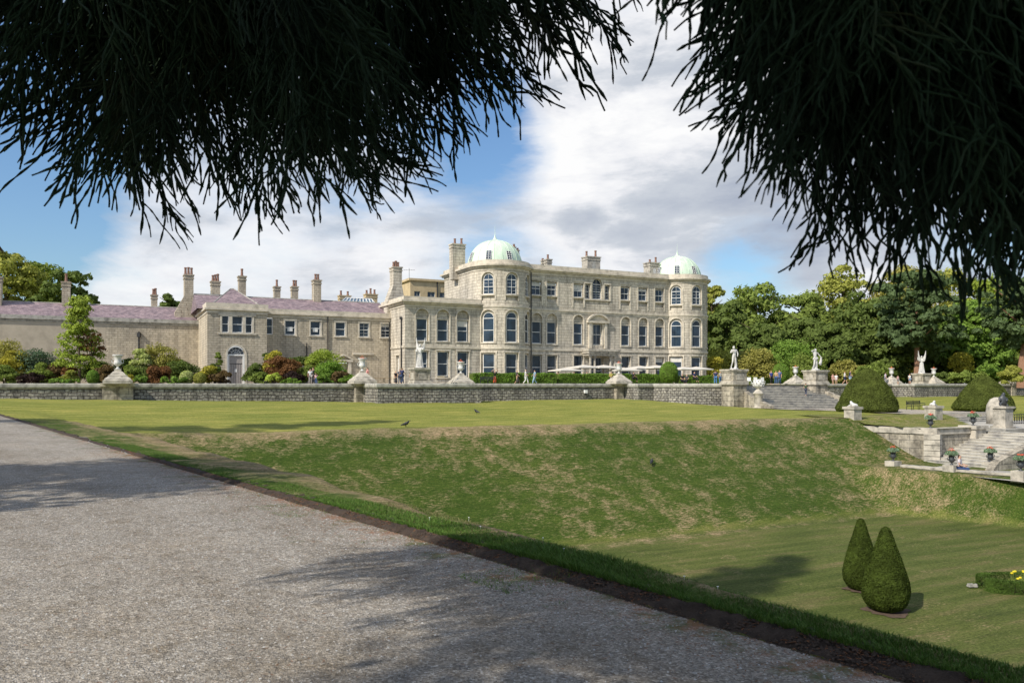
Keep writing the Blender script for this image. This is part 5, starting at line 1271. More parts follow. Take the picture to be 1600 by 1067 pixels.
# dark bronze group (two wrestling children)
p=[(0,0,.05),(.05,0,.30),(.0,0,.55),(-.04,-.02,.72),(.22,-.12,.5),(.12,-.25,.35),(-.22,.05,.55),(-.26,-.1,.35),(.25,.1,.1),(.3,-.15,.06),(-.2,.0,.2),(-.3,-.2,.05),(.12,.1,.85),(.1,.05,1.0)]
me=skin_mesh('bronze_group',p,[(0,1),(1,2),(2,3),(2,4),(4,5),(2,6),(6,7),(0,8),(8,9),(0,10),(10,11),(3,12),(12,13)],[.2,.19,.17,.11,.10,.07,.10,.07,.12,.07,.12,.08,.12,.10]); me.materials.append(M['darkbronze'])
o=bpy.data.objects.new('statue',me); COL.objects.link(o); o.location=(x,y,.06); tag(o,'dark bronze figure group on a pedestal at the right edge','statue')
# lower flight
lf=thing('lower_flight','wide flight of shallow pale steps rising to the right from the low urn wall','steps',W(50,30,-3.5)); m=MB()
n=12
for k in range(n):
    z1=-3.42+.158*(k+1); s0=47.4+.48*k
    mpx=lambda a,z,d,s0=s0: W(s0+d,a,z)
    strip_box(m,mpx,29.9,34.4,z1-.7,z1-.04,.03,.6); strip_box(m,mpx,29.9,34.4,z1-.04,z1,0,.52)
m.build('treads',M['step'],lf)
m=MB(); v=[(46.2,-3.55),(46.9,-2.95),(53.4,-1.05),(62,-1.0)]
vv=[]
for s,z in v: vv+= [W(s,29.85,-6.2),W(s,29.35,-6.2),W(s,29.35,z),W(s,29.85,z)]
f=[];U=[]
for i in range(3):
    a=4*i
    for (p_,q_) in ((1,2),(2,3),(3,0)): f.append((a+p_,a+4+p_,a+4+q_,a+q_)); U.append([(v[i][0],vv[a+p_][2]),(v[i+1][0],vv[a+4+p_][2]),(v[i+1][0],vv[a+4+q_][2]+.01),(v[i][0],vv[a+q_][2])])
f.append((0,1,2,3)); U.append([(0,0),(.5,0),(.5,1),(0,1)]); m.add(vv,f,U); m.build('ramp_wall',M['block'],lf)
m=MB(); v=[W(42.7,22,-3.50),W(48.2,22,-3.50),W(48.2,35.2,-3.45),W(42.9,34.6,-3.5)]; m.add(v,[(0,1,2,3)]); o=m.build('lower_landing',M['step']); tag(o,kind='structure')
lw=thing('low_urn_wall','low pale stone wall carrying black urns at the top of the lower bank','wall',W(43.5,30,-3.6))
extrude_wall([(42.9,32.9),(43.4,30.0),(44.2,26.6),(45.6,21.5)],[(.0,-6.5),(.0,-3.40),(-.45,-3.40),(-.45,-6.5)],'masonry','block',lw)
extrude_wall([(42.9,32.9),(43.4,30.0),(44.2,26.6),(45.6,21.5)],[(.05,-3.40),(.05,-3.27),(-.5,-3.27),(-.5,-3.40)],'coping','pale',lw)
dw=thing('flower_terrace_wall','pale low wall below the railed flower bed at the right edge','wall',W(58.5,33.9,-2)); extrude_wall([(57.2,33.2),(75,33.2)],[(0,-6),(0,-1.5),(-.5,-1.5),(-.5,-6)],'masonry','block',dw); extrude_wall([(57.1,33.2),(75,33.2)],[(.07,-1.5),(.07,-1.2),(-.55,-1.2),(-.55,-1.5)],'coping','pale',dw)
# railed bed
s0=s_at(1578,38.5); fb=thing('iron_railing','low dark scrolled railing with flowers behind at the right edge','railing',W(s0,38.5,-1.5)); m=MB(); mp=flat_map(38.5)
for k in range(16):
    a=s0+.3*k; m.tube([mp(a,-1.5,0),mp(a,-.75,0)],.022,4)
    m.tube([mp(a+.15+.11*math.cos(q*.785),-1.12+.22*math.sin(q*.785),0) for q in range(9)],.018,4)
m.tube([mp(s0,-.75,0),mp(s0+4.5,-.75,0)],.03,4); m.tube([mp(s0,-1.42,0),mp(s0+4.5,-1.42,0)],.03,4); m.build('bars',M['iron'],fb)
def foliage_mesh(nm,pts_fn,n,leaf,mat,seed=1,jit=.6):
    r=np.random.RandomState(seed); P,Nn=pts_fn(r,n); n=len(P)
    t=r.normal(size=(n,3)); nn=Nn+jit*r.normal(size=(n,3)); nn/=np.linalg.norm(nn,axis=1)[:,None]+1e-9
    a=np.cross(nn,t); a/=np.linalg.norm(a,axis=1)[:,None]+1e-9; b=np.cross(nn,a); s=(leaf*(.55+.9*r.rand(n)))[:,None]
    V=np.stack([P-a*s,P-b*s*.55,P+a*s,P+b*s*.55],1).reshape(-1,3); Fc=np.arange(4*n).reshape(n,4)
    return V,Fc
def crown_pts(cx,cy,cz,rx,ry,rz,nclump,cr,seed=0,flatbottom=.35,shell=.75,core=.15):
    def f(r,n):
        th=r.rand(nclump)*2*np.pi; u=r.uniform(-flatbottom,1,nclump); rad=shell+(1-shell)*r.rand(nclump); rad[:int(nclump*core)]*=r.rand(int(nclump*core))
        k=np.sqrt(np.clip(1-u*u,0,1)); C=np.stack([cx+rx*rad*k*np.cos(th),cy+ry*rad*k*np.sin(th),cz+rz*rad*u],-1)
        cs=cr*(.6+.8*r.rand(nclump)); i=r.randint(0,nclump,n); d=r.normal(size=(n,3)); d/=np.linalg.norm(d,axis=1)[:,None]; d[:,2]=np.where(d[:,2]<-.3,-d[:,2]*.6,d[:,2])
        rr=(.72+.33*r.rand(n))[:,None]; P=C[i]+d*rr*cs[i][:,None]*np.array([1.1,1.1,.8]); return P,d
    return f
def tree(name,label,cat,base,H,wid,mat,seed,trunk_h=.25,bark='bark',nleaf=15000,leaf=.36,nclump=95,cr=None,shape='round',group=None,lean=0,trunk_r=None,off=(0,0)):
    x,y,z=base; t=thing(name,label,cat,base,group); r=random.Random(seed)
    if shape=='round': cz=z+H*.50; rz=H*.46; cfg=[(x+off[0],y+off[1],cz,wid/2*.88,wid/2*.88,rz,nclump,cr or wid*.13)]
    elif shape=='cone': cfg=[(x,y,z+H*(trunk_h+.12+.2*k),wid/2*(1-.2*k),wid/2*(1-.2*k),H*.17,max(8,nclump//4),cr or wid*.15) for k in range(4)]
    elif shape=='pine': 
        cfg=[]
        for k in range(9):
            zz=z+H*(trunk_h+ (1-trunk_h)*(k+.5)/9.3); ww=wid/2*(.75 if k in (0,8) else 1)*(.55+.3*r.random()); a=r.random()*6.28
            cfg.append((x+ww*.5*math.cos(a),y+ww*.5*math.sin(a),zz,ww,ww,H*.035,max(8,nclump//9),wid*.075))
            cfg.append((x-ww*.7*math.cos(a),y-ww*.7*math.sin(a),zz+H*.03,ww*.7,ww*.7,H*.035,max(6,nclump//12),wid*.07))
    Vs=[];Fs=[];o=0; per=nleaf//len(cfg)
    for k,c in enumerate(cfg):
        V,Fc=foliage_mesh('f',crown_pts(*c,flatbottom=.95 if shape=='round' else .6,core=.2,shell=.7),per,leaf,mat,seed*31+k,.38); Vs.append(V); Fs.append(Fc+o); o+=len(V)
    np_obj('crown',np.concatenate(Vs),np.concatenate(Fs),LM[mat],t)
    m=MB(); tr=trunk_r or H*.022; top=z+H*.8; m.tube([(x,y,z-.5),(x+.1,y,z+H*.2),(x+lean*.5+off[0]*.4,y,z+H*.5),(x+lean+off[0]*.6,y,top)],[tr*1.3,tr,tr*.7,tr*.2],8)
    for k in range(7):
        f=.3+.55*r.random(); a=r.random()*6.28; p=Vector((x+off[0]*f*.6,y,z+H*f)); L=wid*.36; m.tube([p,p+Vector((math.cos(a)*L*.5,math.sin(a)*L*.5,L*.25)),p+Vector((math.cos(a)*L,math.sin(a)*L,L*.55))],[tr*.4,tr*.25,tr*.08],5)
    m.build('trunk',M[bark],t); return t
G_T='woodland trees beyond the garden terrace'
def btree(px,ytop,wpx,Y,mat,label,shape='round',ybase=600,**k):
    x,y=at(px,Y); H=(HZ-ytop)/F*Y+EYE-ZT; wid=wpx/F*Y; return tree(k.pop('name','broadleaf_tree'),label,'tree',(x,y,ZT),H,wid,mat,abs(int(px*7+ytop)),shape=shape,group=G_T,**k)
T_=[ # px, ytop, width, Y, leaf, label
 (1112,436,62,160,'olive','yellow-green tree top showing just right of the farther domed tower',{}),
 (1135,470,90,138,'dark','dark broad tree directly right of the mansion, behind the left statue',{}),
 (1182,441,118,150,'mid','wide green tree with level top between the mansion and the tall rounded tree',{}),
 (1190,505,110,132,'dark','dark lower tree above the golden shrubs left of the steps',{}),
 (1248,452,96,150,'mid','mid green tree with uneven top behind the steps',{}),
 (1262,490,90,134,'dark','deep green tree straight behind the urn at the head of the steps',{}),
 (1316,406,112,158,'olive','tall rounded olive tree, highest of those right of the mansion',dict(nleaf=13000)),
 (1352,455,120,142,'dark','broad dark tree above the left yew dome',dict(nleaf=12000)),
 (1298,500,80,130,'dark','dark bushy tree behind the figure with hanging drapery',{}),
 (1402,401,110,160,'gold','tall golden-topped tree above the pine, partly under the hanging boughs',dict(nleaf=13000)),
 (1383,500,100,133,'dark','dark shaded tree left of the pine trunk',{}),
 (1468,415,120,165,'olive','olive tree rising behind the right side of the pine',{}),
 (1478,505,110,138,'dark','very dark tree in the gap between pine and yellow-green tree',{}),
 (1548,425,120,160,'light','light green tree under the right hanging boughs',{}),
 (1524,468,100,132,'bright','bright yellow-green tree behind the right yew dome',dict(nleaf=11000)),
 (1575,500,90,134,'mid','green tree left of the rightmost pine trunk',{}),
 (1640,430,120,150,'mid','green tree cut by the right picture edge',{}),
 (1720,420,160,150,'dark','dark tree outside the right edge of the view',{}),
 (10,361,115,150,'olive','tall sunlit green-gold tree at the far left above the slate roof',dict(nleaf=13000)),
 (62,395,100,158,'mid','rounded green-bronze tree between the far left tree and the cedar',{}),
 (-70,380,140,150,'mid','tree beyond the left picture edge',{}),
]
for px,yt,wp,Y,mt,lab,kw in T_: btree(px,yt,wp,Y,mt,lab,**kw)
btree(108,424,105,140,'dark','dark spreading cedar behind the second chimney at the left',shape='pine',name='cedar_tree',trunk_h=.3,nleaf=9000)
btree(268,449,48,150,'dark','small round dark tree left of the big flared chimney')
btree(1432,428,125,124,'pine','tall blue-green pine with bare reddish trunk behind the far winged statue',shape='pine',name='pine_tree',trunk_h=.30,bark='pinebark',nleaf=14000,trunk_r=.42,nclump=110)
btree(1597,440,120,116,'pine','rightmost pine with thick pale reddish trunk at the picture edge',shape='pine',name='pine_tree',trunk_h=.34,bark='pinebark',nleaf=11000,trunk_r=.6,nclump=90,lean=1.2)
# ------------------------------------------------ shrubs
def shrub(px,ytop,wpx,Y,mat,label,base=None,shape='dome',name='shrub',n=None,leaf=.09,group=None,z0=ZT):
    x,y=at(px,Y); H=max(.3,(HZ-ytop)/F*Y+EYE-z0); wd=wpx/F*Y*(1 if shape=='ball' else 1.2); t=thing(name,label,'shrub' if name in('shrub','ball_topiary') else name,(x,y,z0),group)
    n=n or int(min(9000,1600+wd*H*1300)); 
    if shape=='ball':
        def f(r,n):
            d=r.normal(size=(n,3)); d/=np.linalg.norm(d,axis=1)[:,None]; P=np.array([x,y,z0+H*.5])+d*np.array([wd/2,wd/2,H/2])*(.95+.07*r.rand(n))[:,None]; return P,d
        V,Fc=foliage_mesh('s',f,n,leaf*.8,mat,int(px),.45)
    else:
        c=(x,y,z0+H*.44,wd/2*.82,wd/2*.8,H*.50,max(14,int(wd*9)),min(wd,H)*(.24 if shape=='dome' else .2)); V,Fc=foliage_mesh('s',crown_pts(*c,flatbottom=.8,core=.3,shell=.6),n,leaf,mat,int(px*3),.8)
    np_obj('foliage',V,Fc,LM[mat],t)
    m=MB()
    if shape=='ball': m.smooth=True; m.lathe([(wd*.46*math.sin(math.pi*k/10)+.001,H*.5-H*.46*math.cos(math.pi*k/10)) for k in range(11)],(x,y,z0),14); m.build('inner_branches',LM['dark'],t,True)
    else:
        for k in range(6):
            a=k*1.05; m.tube([(x+.05*math.cos(a),y+.05*math.sin(a),z0-.1),(x+wd*.2*math.cos(a),y+wd*.2*math.sin(a),z0+H*.7)],[.05,.015],4)
        m.build('stems',M['bark'],t)
    return t
def wood(r,n):
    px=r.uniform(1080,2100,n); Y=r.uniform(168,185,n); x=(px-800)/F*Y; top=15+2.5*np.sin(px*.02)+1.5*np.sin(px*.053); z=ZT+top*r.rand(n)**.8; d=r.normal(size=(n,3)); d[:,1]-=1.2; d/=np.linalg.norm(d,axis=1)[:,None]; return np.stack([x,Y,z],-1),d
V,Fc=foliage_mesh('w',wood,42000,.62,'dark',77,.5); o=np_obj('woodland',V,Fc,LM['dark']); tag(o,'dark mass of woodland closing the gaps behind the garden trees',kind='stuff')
G_S='shrubs of the border in front of the stone ranges'
S_=[(8,530,52,84,'gold','tall gold-green bush at the left picture edge'),(30,540,32,83,'yellow','yellow-green feathery bush near the left edge'),(8,572,40,79,'mid','low green bush at the left picture edge under the gold one'),
 (60,545,48,84,'blue','blue-green spreading juniper left of the young tree'),(46,581,32,77,'purple','clipped dark purple-brown low hedge near the left edge'),(62,569,34,80,'mid','fresh green bush behind the dark purple hedge'),
 (84,567,26,81,'brown','reddish brown bush left of the young tree'),(110,566,17,81,'red','small dark red bush at the foot of the young tree'),(107,577,24,77,'olive','olive dome at the foot of the young tree'),
 (100,591,50,75,'bright','strip of low bright green plants along the wall under the young tree'),(148,562,44,84,'dark','dark green bush right of the young tree'),(166,571,28,80,'brown','brownish bush behind the clipped ball left of the urn'),
 (198,556,26,84,'dark','dark green upright bush right of the leftmost urn'),(206,572,26,79,'mid','green low bush touching the leftmost urn'),(223,541,25,83,'pale','pale yellow-green upright bush before the stone wall'),
 (252,535,42,84,'gold','golden yellow large bush before the stone wall'),(250,572,36,80,'red','rusty low bush under the golden bush'),(228,574,30,80,'dark','dark low bush under the pale upright bush'),(286,563,36,83,'dark','dark green bush left of the lodge corner'),
 (220,587,22,75,'bright','bright green low clump right of the leftmost urn'),(272,588,36,75,'bright','bright green low strip before the rusty bush'),(202,586,14,76,'yellow','small yellow tuft beside the leftmost urn plinth'),
 (326,572,22,80,'yellow','small yellow bush at the lodge corner'),(344,577,26,80,'brown','brown low bush left of the lodge door'),(336,568,20,81,'dark','dark bush at the foot of the lodge climber'),
 (400,570,30,82,'dark','dark green bush right of the lodge door'),(406,583,32,78,'mid','green rounded bush right of the lodge door'),(428,549,30,84,'yellow','yellow-green tall bush in the corner of the range'),(442,557,46,81,'red','round red-brown smoke bush in the border'),
 (457,580,30,77,'purple','low dark purple bush below the red-brown one'),(428,583,24,77,'lime','lime green small bush left of the dark purple one'),(474,572,30,82,'mid','green bush left of the trio of people'),(464,553,30,84,'dark','dark bush behind the red-brown smoke bush'),
 (455,591,40,75,'bright','low bright green plants along the wall left of the trio'),(503,547,52,84,'light','feathery light green tall bush right of the trio'),(512,562,38,81,'hedge','bright rounded green bush right of the trio'),(508,584,26,76,'bright','low round green bush right of the trio, near the wall'),
 (530,580,24,79,'brown','dark brown-green low bush near the wall projection'),(544,585,24,78,'bright','bright low bush left of the urn at the wall projection'),(420,540,14,88,'dark','dark climber in the corner beside the lodge'),(487,560,22,84,'olive','olive bush behind the trio of people')]
for px,yt,wp,Y,mt,lab in S_: shrub(px,yt,wp,Y,mt,lab,group=G_S)
G_B='clipped balls in the border'
for px,yt,wp,mt,lab in ((145,578,18,'hedge','clipped green-gold ball left of the leftmost urn'),(292,579,22,'pale','pale grey-green clipped ball left of the lodge'),(312,582,19,'olive','olive clipped ball at the lodge corner')):
    shrub(px,yt,wp,76.5,mt,lab,shape='ball',name='ball_topiary',group=G_B,leaf=.07)
shrub(341,544,11,86,'mid','slender climbing plant on the lodge wall left of the door',shape='tall',name='climbing_plant')
bm_=MB(); v=[W(-75,73.9,ZT+.04),W(19,73.9,ZT+.04),W(19,86,ZT+.04),W(-75,92,ZT+.04)]; bm_.add(v,[(0,1,2,3)]); o=bm_.build('planting_bed',M['soil']); tag(o,kind='structure')
# young tree
x,y=at(123,81); tree('young_tree','young green tree with reddening leaves standing in the border before the long wall','tree',(x,y,ZT),(600-468)/F*81,70/F*81,'light',5,trunk_h=.16,nleaf=8000,leaf=.13,nclump=130,cr=.55,shape='cone',trunk_r=.12)
x,y=at(142,81.5); shrub(143,512,34,81.5,'red','reddish side limb foliage of a second small tree right of the young tree',shape='tall',name='small_tree',n=650,z0=4.3,leaf=.13)
# hedge along the terrace
def hedge(s0,s1,q,h,w,label,z0=ZT):
    c=W((s0+s1)/2,q,z0); t=thing('hedge',label,'hedge',c); L=s1-s0
    def f(r,n):
        a=r.rand(n)*L+s0; k=r.rand(n); P=np.zeros((n,3)); Nn=np.zeros((n,3)); top=k<.25; fr=(k>=.25)&(k<.85)
        dq=np.where(top,(r.rand(n)-.5)*w,np.where(fr,-w/2,w/2))+.05*r.normal(size=n); z=np.where(top,h,r.rand(n)*h)+.04*r.normal(size=n)+.05*np.sin(a*1.7)*(z0>0)
        qq=q+dq; P[:,0]=a*CU-qq*SU; P[:,1]=a*SU+qq*CU; P[:,2]=z0+z
        nn=np.where(top[:,None],np.array([[0,0,1]]),np.where(fr[:,None],np.array([[SU,-CU,0]]),np.array([[-SU,CU,0]]))); return P,nn
    V,Fc=foliage_mesh('h',f,int(L*h*260),.085,'hedge',int(s0),.7); np_obj('foliage',V,Fc,LM['hedge'],t)
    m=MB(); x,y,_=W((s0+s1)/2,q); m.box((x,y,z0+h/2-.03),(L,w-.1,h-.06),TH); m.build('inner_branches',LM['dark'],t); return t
hedge(s_at(736,82),s_at(866,82),82,1.28,1.2,'left stretch of clipped hedge before the nearer tower')
hedge(s_at(869,82.6),s_at(1034,82.6),82.6,1.28,1.2,'long middle stretch of clipped hedge under the parasols')
hedge(s_at(1058,83),s_at(1137,83),83,1.15,1.1,'right stretch of clipped hedge before the farther tower')
hedge(s_at(1168,92),s_at(1410,92),92,1.2,1.2,'low bright hedge behind the head of the broad steps')
shrub(1045,565,29,95,'hedge','clipped ball topiary at the hedge in front of the farther tower',shape='ball',name='ball_topiary',n=5000,leaf=.07)
shrub(1220,567,26,108,'hedge','clipped round bush behind the group above the steps',shape='ball',name='ball_topiary',n=3500)
G_W='loose shrubs at the woodland edge'
for px,yt,wp,Y,mt,lab in ((1113,553,30,118,'yellow','bright yellow shrub left of the left flight statue'),(1130,548,44,124,'olive','olive shrub behind the couple near the farther tower'),(1180,545,50,122,'gold','golden orange shrub right of the left flight statue'),(1235,528,62,126,'bright','bright green layered shrub behind the group above the steps'),(1205,548,30,124,'bright','smaller bright green shrub left of the layered one'),(1262,556,46,120,'mid','dull green shrub behind the urn above the steps'),
  (1325,562,60,122,'gold','orange-green shrub right of the second flight statue'),(1362,566,50,118,'mid','green shrub behind the left yew dome'),(1580,574,34,112,'olive','olive round shrub left of the rightmost pine'),(1512,580,60,118,'mid','low green shrubbery behind the right yew dome'),(1545,570,50,124,'bright','bright shrub behind the right yew dome'),(1500,548,30,126,'yellow','yellow-leaved shrub at the foot of the bright tree'),(1375,575,46,120,'dark','dark shrub between yew dome and far urn'),(1470,582,50,120,'dark','dark low shrub right of the far winged statue')):
    shrub(px,yt,wp,Y,mt,lab,group=G_W,leaf=.16)
# ------------------------------------------------ clipped yews
def yew(px,ybase,z,prof,label,n,leaf,group,name='topiary',mat='yew',cat='topiary'):
    """prof: radius/height pairs"""
    Y=(EYE-z)*F/(ybase-HZ); x,y=at(px,Y); t=thing(name,label,cat,(x,y,z),group); pr=np.array(prof)
    seg=np.hypot(np.diff(pr[:,0]),np.diff(pr[:,1])); wgt=seg*(pr[1:,0]+pr[:-1,0]+.05)/2; cdf=np.cumsum(wgt)/wgt.sum()
    def f(r,n):
        i=np.searchsorted(cdf,r.rand(n)); k=r.rand(n); R_=pr[i,0]+(pr[i+1,0]-pr[i,0])*k; Z_=pr[i,1]+(pr[i+1,1]-pr[i,1])*k; a=r.rand(n)*2*np.pi
        sc=1+.018*np.sin(a*3+Z_*2)+.015*np.sin(a*7+Z_*5)+.02*r.normal(size=n)*.6; dr=pr[i+1,0]-pr[i,0]; dz=pr[i+1,1]-pr[i,1]; L=np.hypot(dr,dz)+1e-6
        P=np.stack([x+R_*sc*np.cos(a),y+R_*sc*np.sin(a),z+Z_],-1); Nn=np.stack([np.cos(a)*dz/L,np.sin(a)*dz/L,-dr/L],-1); return P,Nn
    V,Fc=foliage_mesh('y',f,n,leaf,mat,int(px),.55); np_obj('foliage',V,Fc,LM[mat],t)
    m=MB(); m.smooth=True; m.lathe([(max(.01,r*.97),h*.985) for r,h in prof],(x,y,z),28); m.build('inner_branches',LM[mat],t,True)
    return t,x,y,Y
tear=lambda w,h:[(w*.35,0),(w*.70,.035*h),(w*.90,.10*h),(w*.98,.17*h),(w,.23*h),(w*.95,.35*h),(w*.82,.48*h),(w*.65,.62*h),(w*.47,.75*h),(w*.33,.87*h),(w*.24,.94*h),(w*.17,.98*h),(w*.06,h),(w*.01,h)]
dome=lambda w,h:[(w*.93,0),(w,.07*h),(w*.97,.15*h),(w*.87,.32*h),(w*.71,.53*h),(w*.51,.74*h),(w*.33,.88*h),(w*.18,.96*h),(w*.02,h)]
for px,yb,w,h,lab in ((1384,953,.72,2.73,'nearer and broader clipped teardrop yew on the lower lawn'),(1345,920,.60,2.55,'farther and slimmer clipped teardrop yew, partly behind the other')):
    t,x,y,Y=yew(px,yb,ZL+.03,tear(w,h),lab,26000,.030,'teardrop yews on the lower lawn')
    zz=zg(x,y); b=MB(); pts=[(x+ (w*.98+.11*math.sin(3*a)+.06*math.sin(7*a+1)+.04*math.sin(13*a))*math.cos(a),y-.1+(w*1.0+.10*math.cos(4*a)+.05*math.sin(9*a))*math.sin(a),zz+.022)  for a in [6.283*k/60 for k in range(60)]]; b.add(pts,[tuple(range(60))]); o=b.build('bare_soil_patch',M['soil']); tag(o,kind='structure')
yew(1355,643,-.85,dome(2.62,3.95),'big dark clipped yew dome right of the broad steps',40000,.055,'yew domes on the upper lawn',mat='yewdome')
yew(1537,641,-.85,dome(2.62,3.3),'big clipped yew dome at the right behind the bronze group',36000,.055,'yew domes on the upper lawn',mat='yewdome')
# box edged bed
bed=thing('flower_bed','box-edged bed with yellow flowers at the right edge of the lower lawn','flower bed',(18,28,ZL)); LM['box']=leafmat('leaf_box',(.075,.125,.025))
Yb=(EYE-ZL)*F/(921-HZ); xa,_=at(1534,Yb); 
def ring(r,n):
    a=r.rand(n)*2*np.pi; rr=1.0; top=r.rand(n)<.35; L,Wd=3.4,.92
    px_=np.sign(np.cos(a))*np.abs(np.cos(a))**.5; py_=np.sign(np.sin(a))*np.abs(np.sin(a))**.5
    k=np.where(top,.62+.38*r.rand(n),np.where(r.rand(n)<.7,1.0,.62)); z=np.where(top,.42,r.rand(n)*.42)+.012*r.normal(size=n)
    P=np.stack([xa+L+px_*(L-(1-k)*1.0),Yb+py_*Wd*k,ZL+.02+z],-1); Nn=np.where(top[:,None],np.array([[0,0,1.]]),np.stack([px_,py_,0*a],-1)); return P,Nn
V,Fc=foliage_mesh('b',ring,26000,.026,'hedge',5,.6); np_obj('box_edging',V,Fc,LM['box'],bed)
m=MB(); m.box((xa+3.4,Yb,ZL+.08),(5.2,1.2,.2)); m.build('soil',M['soil'],bed)
fl=MB(); lv=MB()
for k in range(60):
    x=xa+1.0+rnd.random()*5.2; y=Yb+(rnd.random()-.5)*1.1; h=.28+.25*rnd.random(); z=ZL+.15
    lv.tube([(x,y,z),(x+.04,y,z+h)],.008,3); fl.lathe([(.01,0),(.05,.02),(.045,.06),(.01,.07)],(x+.04,y,z+h),7)
    for j in range(5): a=rnd.random()*6.28; lv.tube([(x,y,z+h*.2),(x+.1*math.cos(a),y+.1*math.sin(a),z+h*(.4+.4*rnd.random()))],[.02,.004],3)
tag(fl.build('yellow_flowers',M['yellowfl'],bed),kind='stuff'); lv.build('flower_leaves',LM['mid'],bed)
x=xa-.35; rk=MB(); 
for k in range(7): rk.box((x+rnd.random()*.5-.2,Yb+.1+rnd.random()*.3,ZL+.08+.05*rnd.random()),(.14,.10,.10),rnd.random()*3,.6)
o=rk.build('stone_fragments',M['coping']); tag(o,'small heap of broken stones beside the flower bed on the lower lawn','stones',kind='stuff')
# ------------------------------------------------ black urns with red flowers
def black_urn(label,px,Y,z,H=.72,fr=.33):
    x,y=at(px,Y); t=thing('black_urn',label,'urn',(x,y,z),'black urns with red geraniums'); urn(H,t,0,'darkbronze',None,True); k=H/1.25
    def f(r,n):
        d=r.normal(size=(n,3)); d/=np.linalg.norm(d,axis=1)[:,None]; d[:,2]=np.abs(d[:,2])*.9-.25; return np.array([x,y,z+1.15*k])+d*np.array([fr,fr,fr*.75]),d
    V,Fc=foliage_mesh('g',f,700,.06,'silver',int(px)); np_obj('trailing_foliage',V,Fc,LM['silver'],t)
    fo=flowers(t,0,.17,'redger',.16,n=22)
    for v in fo.data.vertices: v.co.z+=1.15*k+fr*.55
    return t
def urn_block(px,Y,z0,H,w,label):
    x,y=at(px,Y); t=thing('urn_block',label,'pedestal',(x,y,z0)); m=MB(); m.box((x,y,z0+H/2),(w,w,H),TH); m.build('stone',M['pale'],t); return z0+H
G5=[(1395.5,49.6,-3.65,.52,'leftmost black urn with red flowers, alone at the foot of the bank','stone block under the leftmost black urn'),(1487,46.3,-3.6,.56,'black urn with red flowers right beside the seated visitor','stone block the seated visitor leans against'),(1547.5,48.6,-3.6,.5,'black urn with red flowers in front of the lower steps, second from the right edge','stone block at the foot of the ramp wall'),(1595,42.6,-3.6,.62,'rightmost black urn with red flowers, cut by the picture edge','stone block under the rightmost black urn')]
for px,Y,z0,H,lab,lab2 in G5: zt=urn_block(px,Y,z0,H,.68,lab2); black_urn(lab,px,Y,zt)
x,y=at(1520.5,53.9); pt=thing('wall_pier','square stone pier with dark cap joints where the perron wall meets the landing','pier',(x,y,-3.2)); m=MB(); m.box((x,y,-2.4),(1.1,1.1,2.1),TH); m.box((x,y,-1.25),(1.3,1.3,.22),TH); m.build('stone',M['pale'],pt)
black_urn('black urn with red flowers on the pier where the perron wall meets the landing',1520.5,53.9,-1.14)
black_urn('black urn with red flowers on the corner of the perron wall',1454,52.9,-1.24)
x,y=at(1499.5,46.0); P_('seated visitor in pale top and blue jeans with dark hair on the low urn wall',(x,y,-3.68),'sit',.9,(.55,.50,.52),('trousers',(.03,.06,.16)),(.05,.025,.02),h=1.7)
# ------------------------------------------------ benches
def bench(label,px,Y,z,L,mat,rz=TH,back=True,metal=False):
    x,y=at(px,Y); t=thing('garden_bench',label,'bench',(x,y,z),rz=0); rp=Vector((x,y,z)); ca,sa=math.cos(rz),math.sin(rz)
    def P(a,b,c): return (x+a*ca-b*sa,y+a*sa+b*ca,z+c)
    m=MB()
    for b in (-.2,-.07,.06,.19): cc=P(0,b,.44); m.box(cc,(L,.09,.035),rz)
    m.build('seat',M[mat],t)
    if back:
        m=MB()
        for h in (.6,.72,.84): m.box(P(0,.27,h),(L,.03,.07),rz)
        if metal:
            for k in range(int(L/.12)): m.box(P(-L/2+.06+.12*k,.275,.7),(.015,.015,.36),rz)
        m.build('backrest',M[mat],t)
    for a in (-L/2+.08,0,L/2-.08):
        m=MB(); m.tube([P(a,-.24,0),P(a,-.24,.42),P(a,.24,.42),P(a,.30,.92 if back else .42)],.03,5); m.tube([P(a,.24,.42),P(a,.28,0)],.03,5); m.build('leg',M['iron'],t)
    if back:
        for a in (-L/2+.05,L/2-.05): m=MB(); m.tube([P(a,-.24,.42),P(a,-.26,.62),P(a,.26,.66)],.03,5); m.build('armrest',M['iron'],t)
    return t
bench('dark slatted metal bench on the lawn between the two yew domes',1431,78,zg(*at(1431,78))+.03,2.4,'iron',TH+.1,True,True)
bench('dark metal bench beside the woman in orange, before the left hedge',762,87,TZ,1.7,'iron',.1,True,True)
bench('long pale wooden backless bench left of the winged statue pedestal',600,88,TZ+.25,2.6,'wood',TH,False)
for k,(px,lab) in enumerate(((1171,'white slatted garden chair just right of the left flight statue'),(1181,'white garden chair, middle of the three near the finial post'),(1192,'white garden chair nearest the group above the steps'))):
    x,y=at(px,104); t=thing('garden_chair',lab,'chair',(x,y,TZ),'white garden chairs'); m=MB(); m.box((x,y,TZ+.44),(.5,.45,.04),.2*k); m.build('seat',M['white'],t); m=MB(); m.box((x,y+.22,TZ+.72),(.5,.03,.45),.2*k); m.build('backrest',M['white'],t)
    for a,b in ((-.2,-.2),(.2,-.2),(-.2,.2),(.2,.2)): m=MB(); m.tube([(x+a,y+b,TZ),(x+a,y+b,TZ+.43)],.02,4); m.build('leg',M['white'],t)
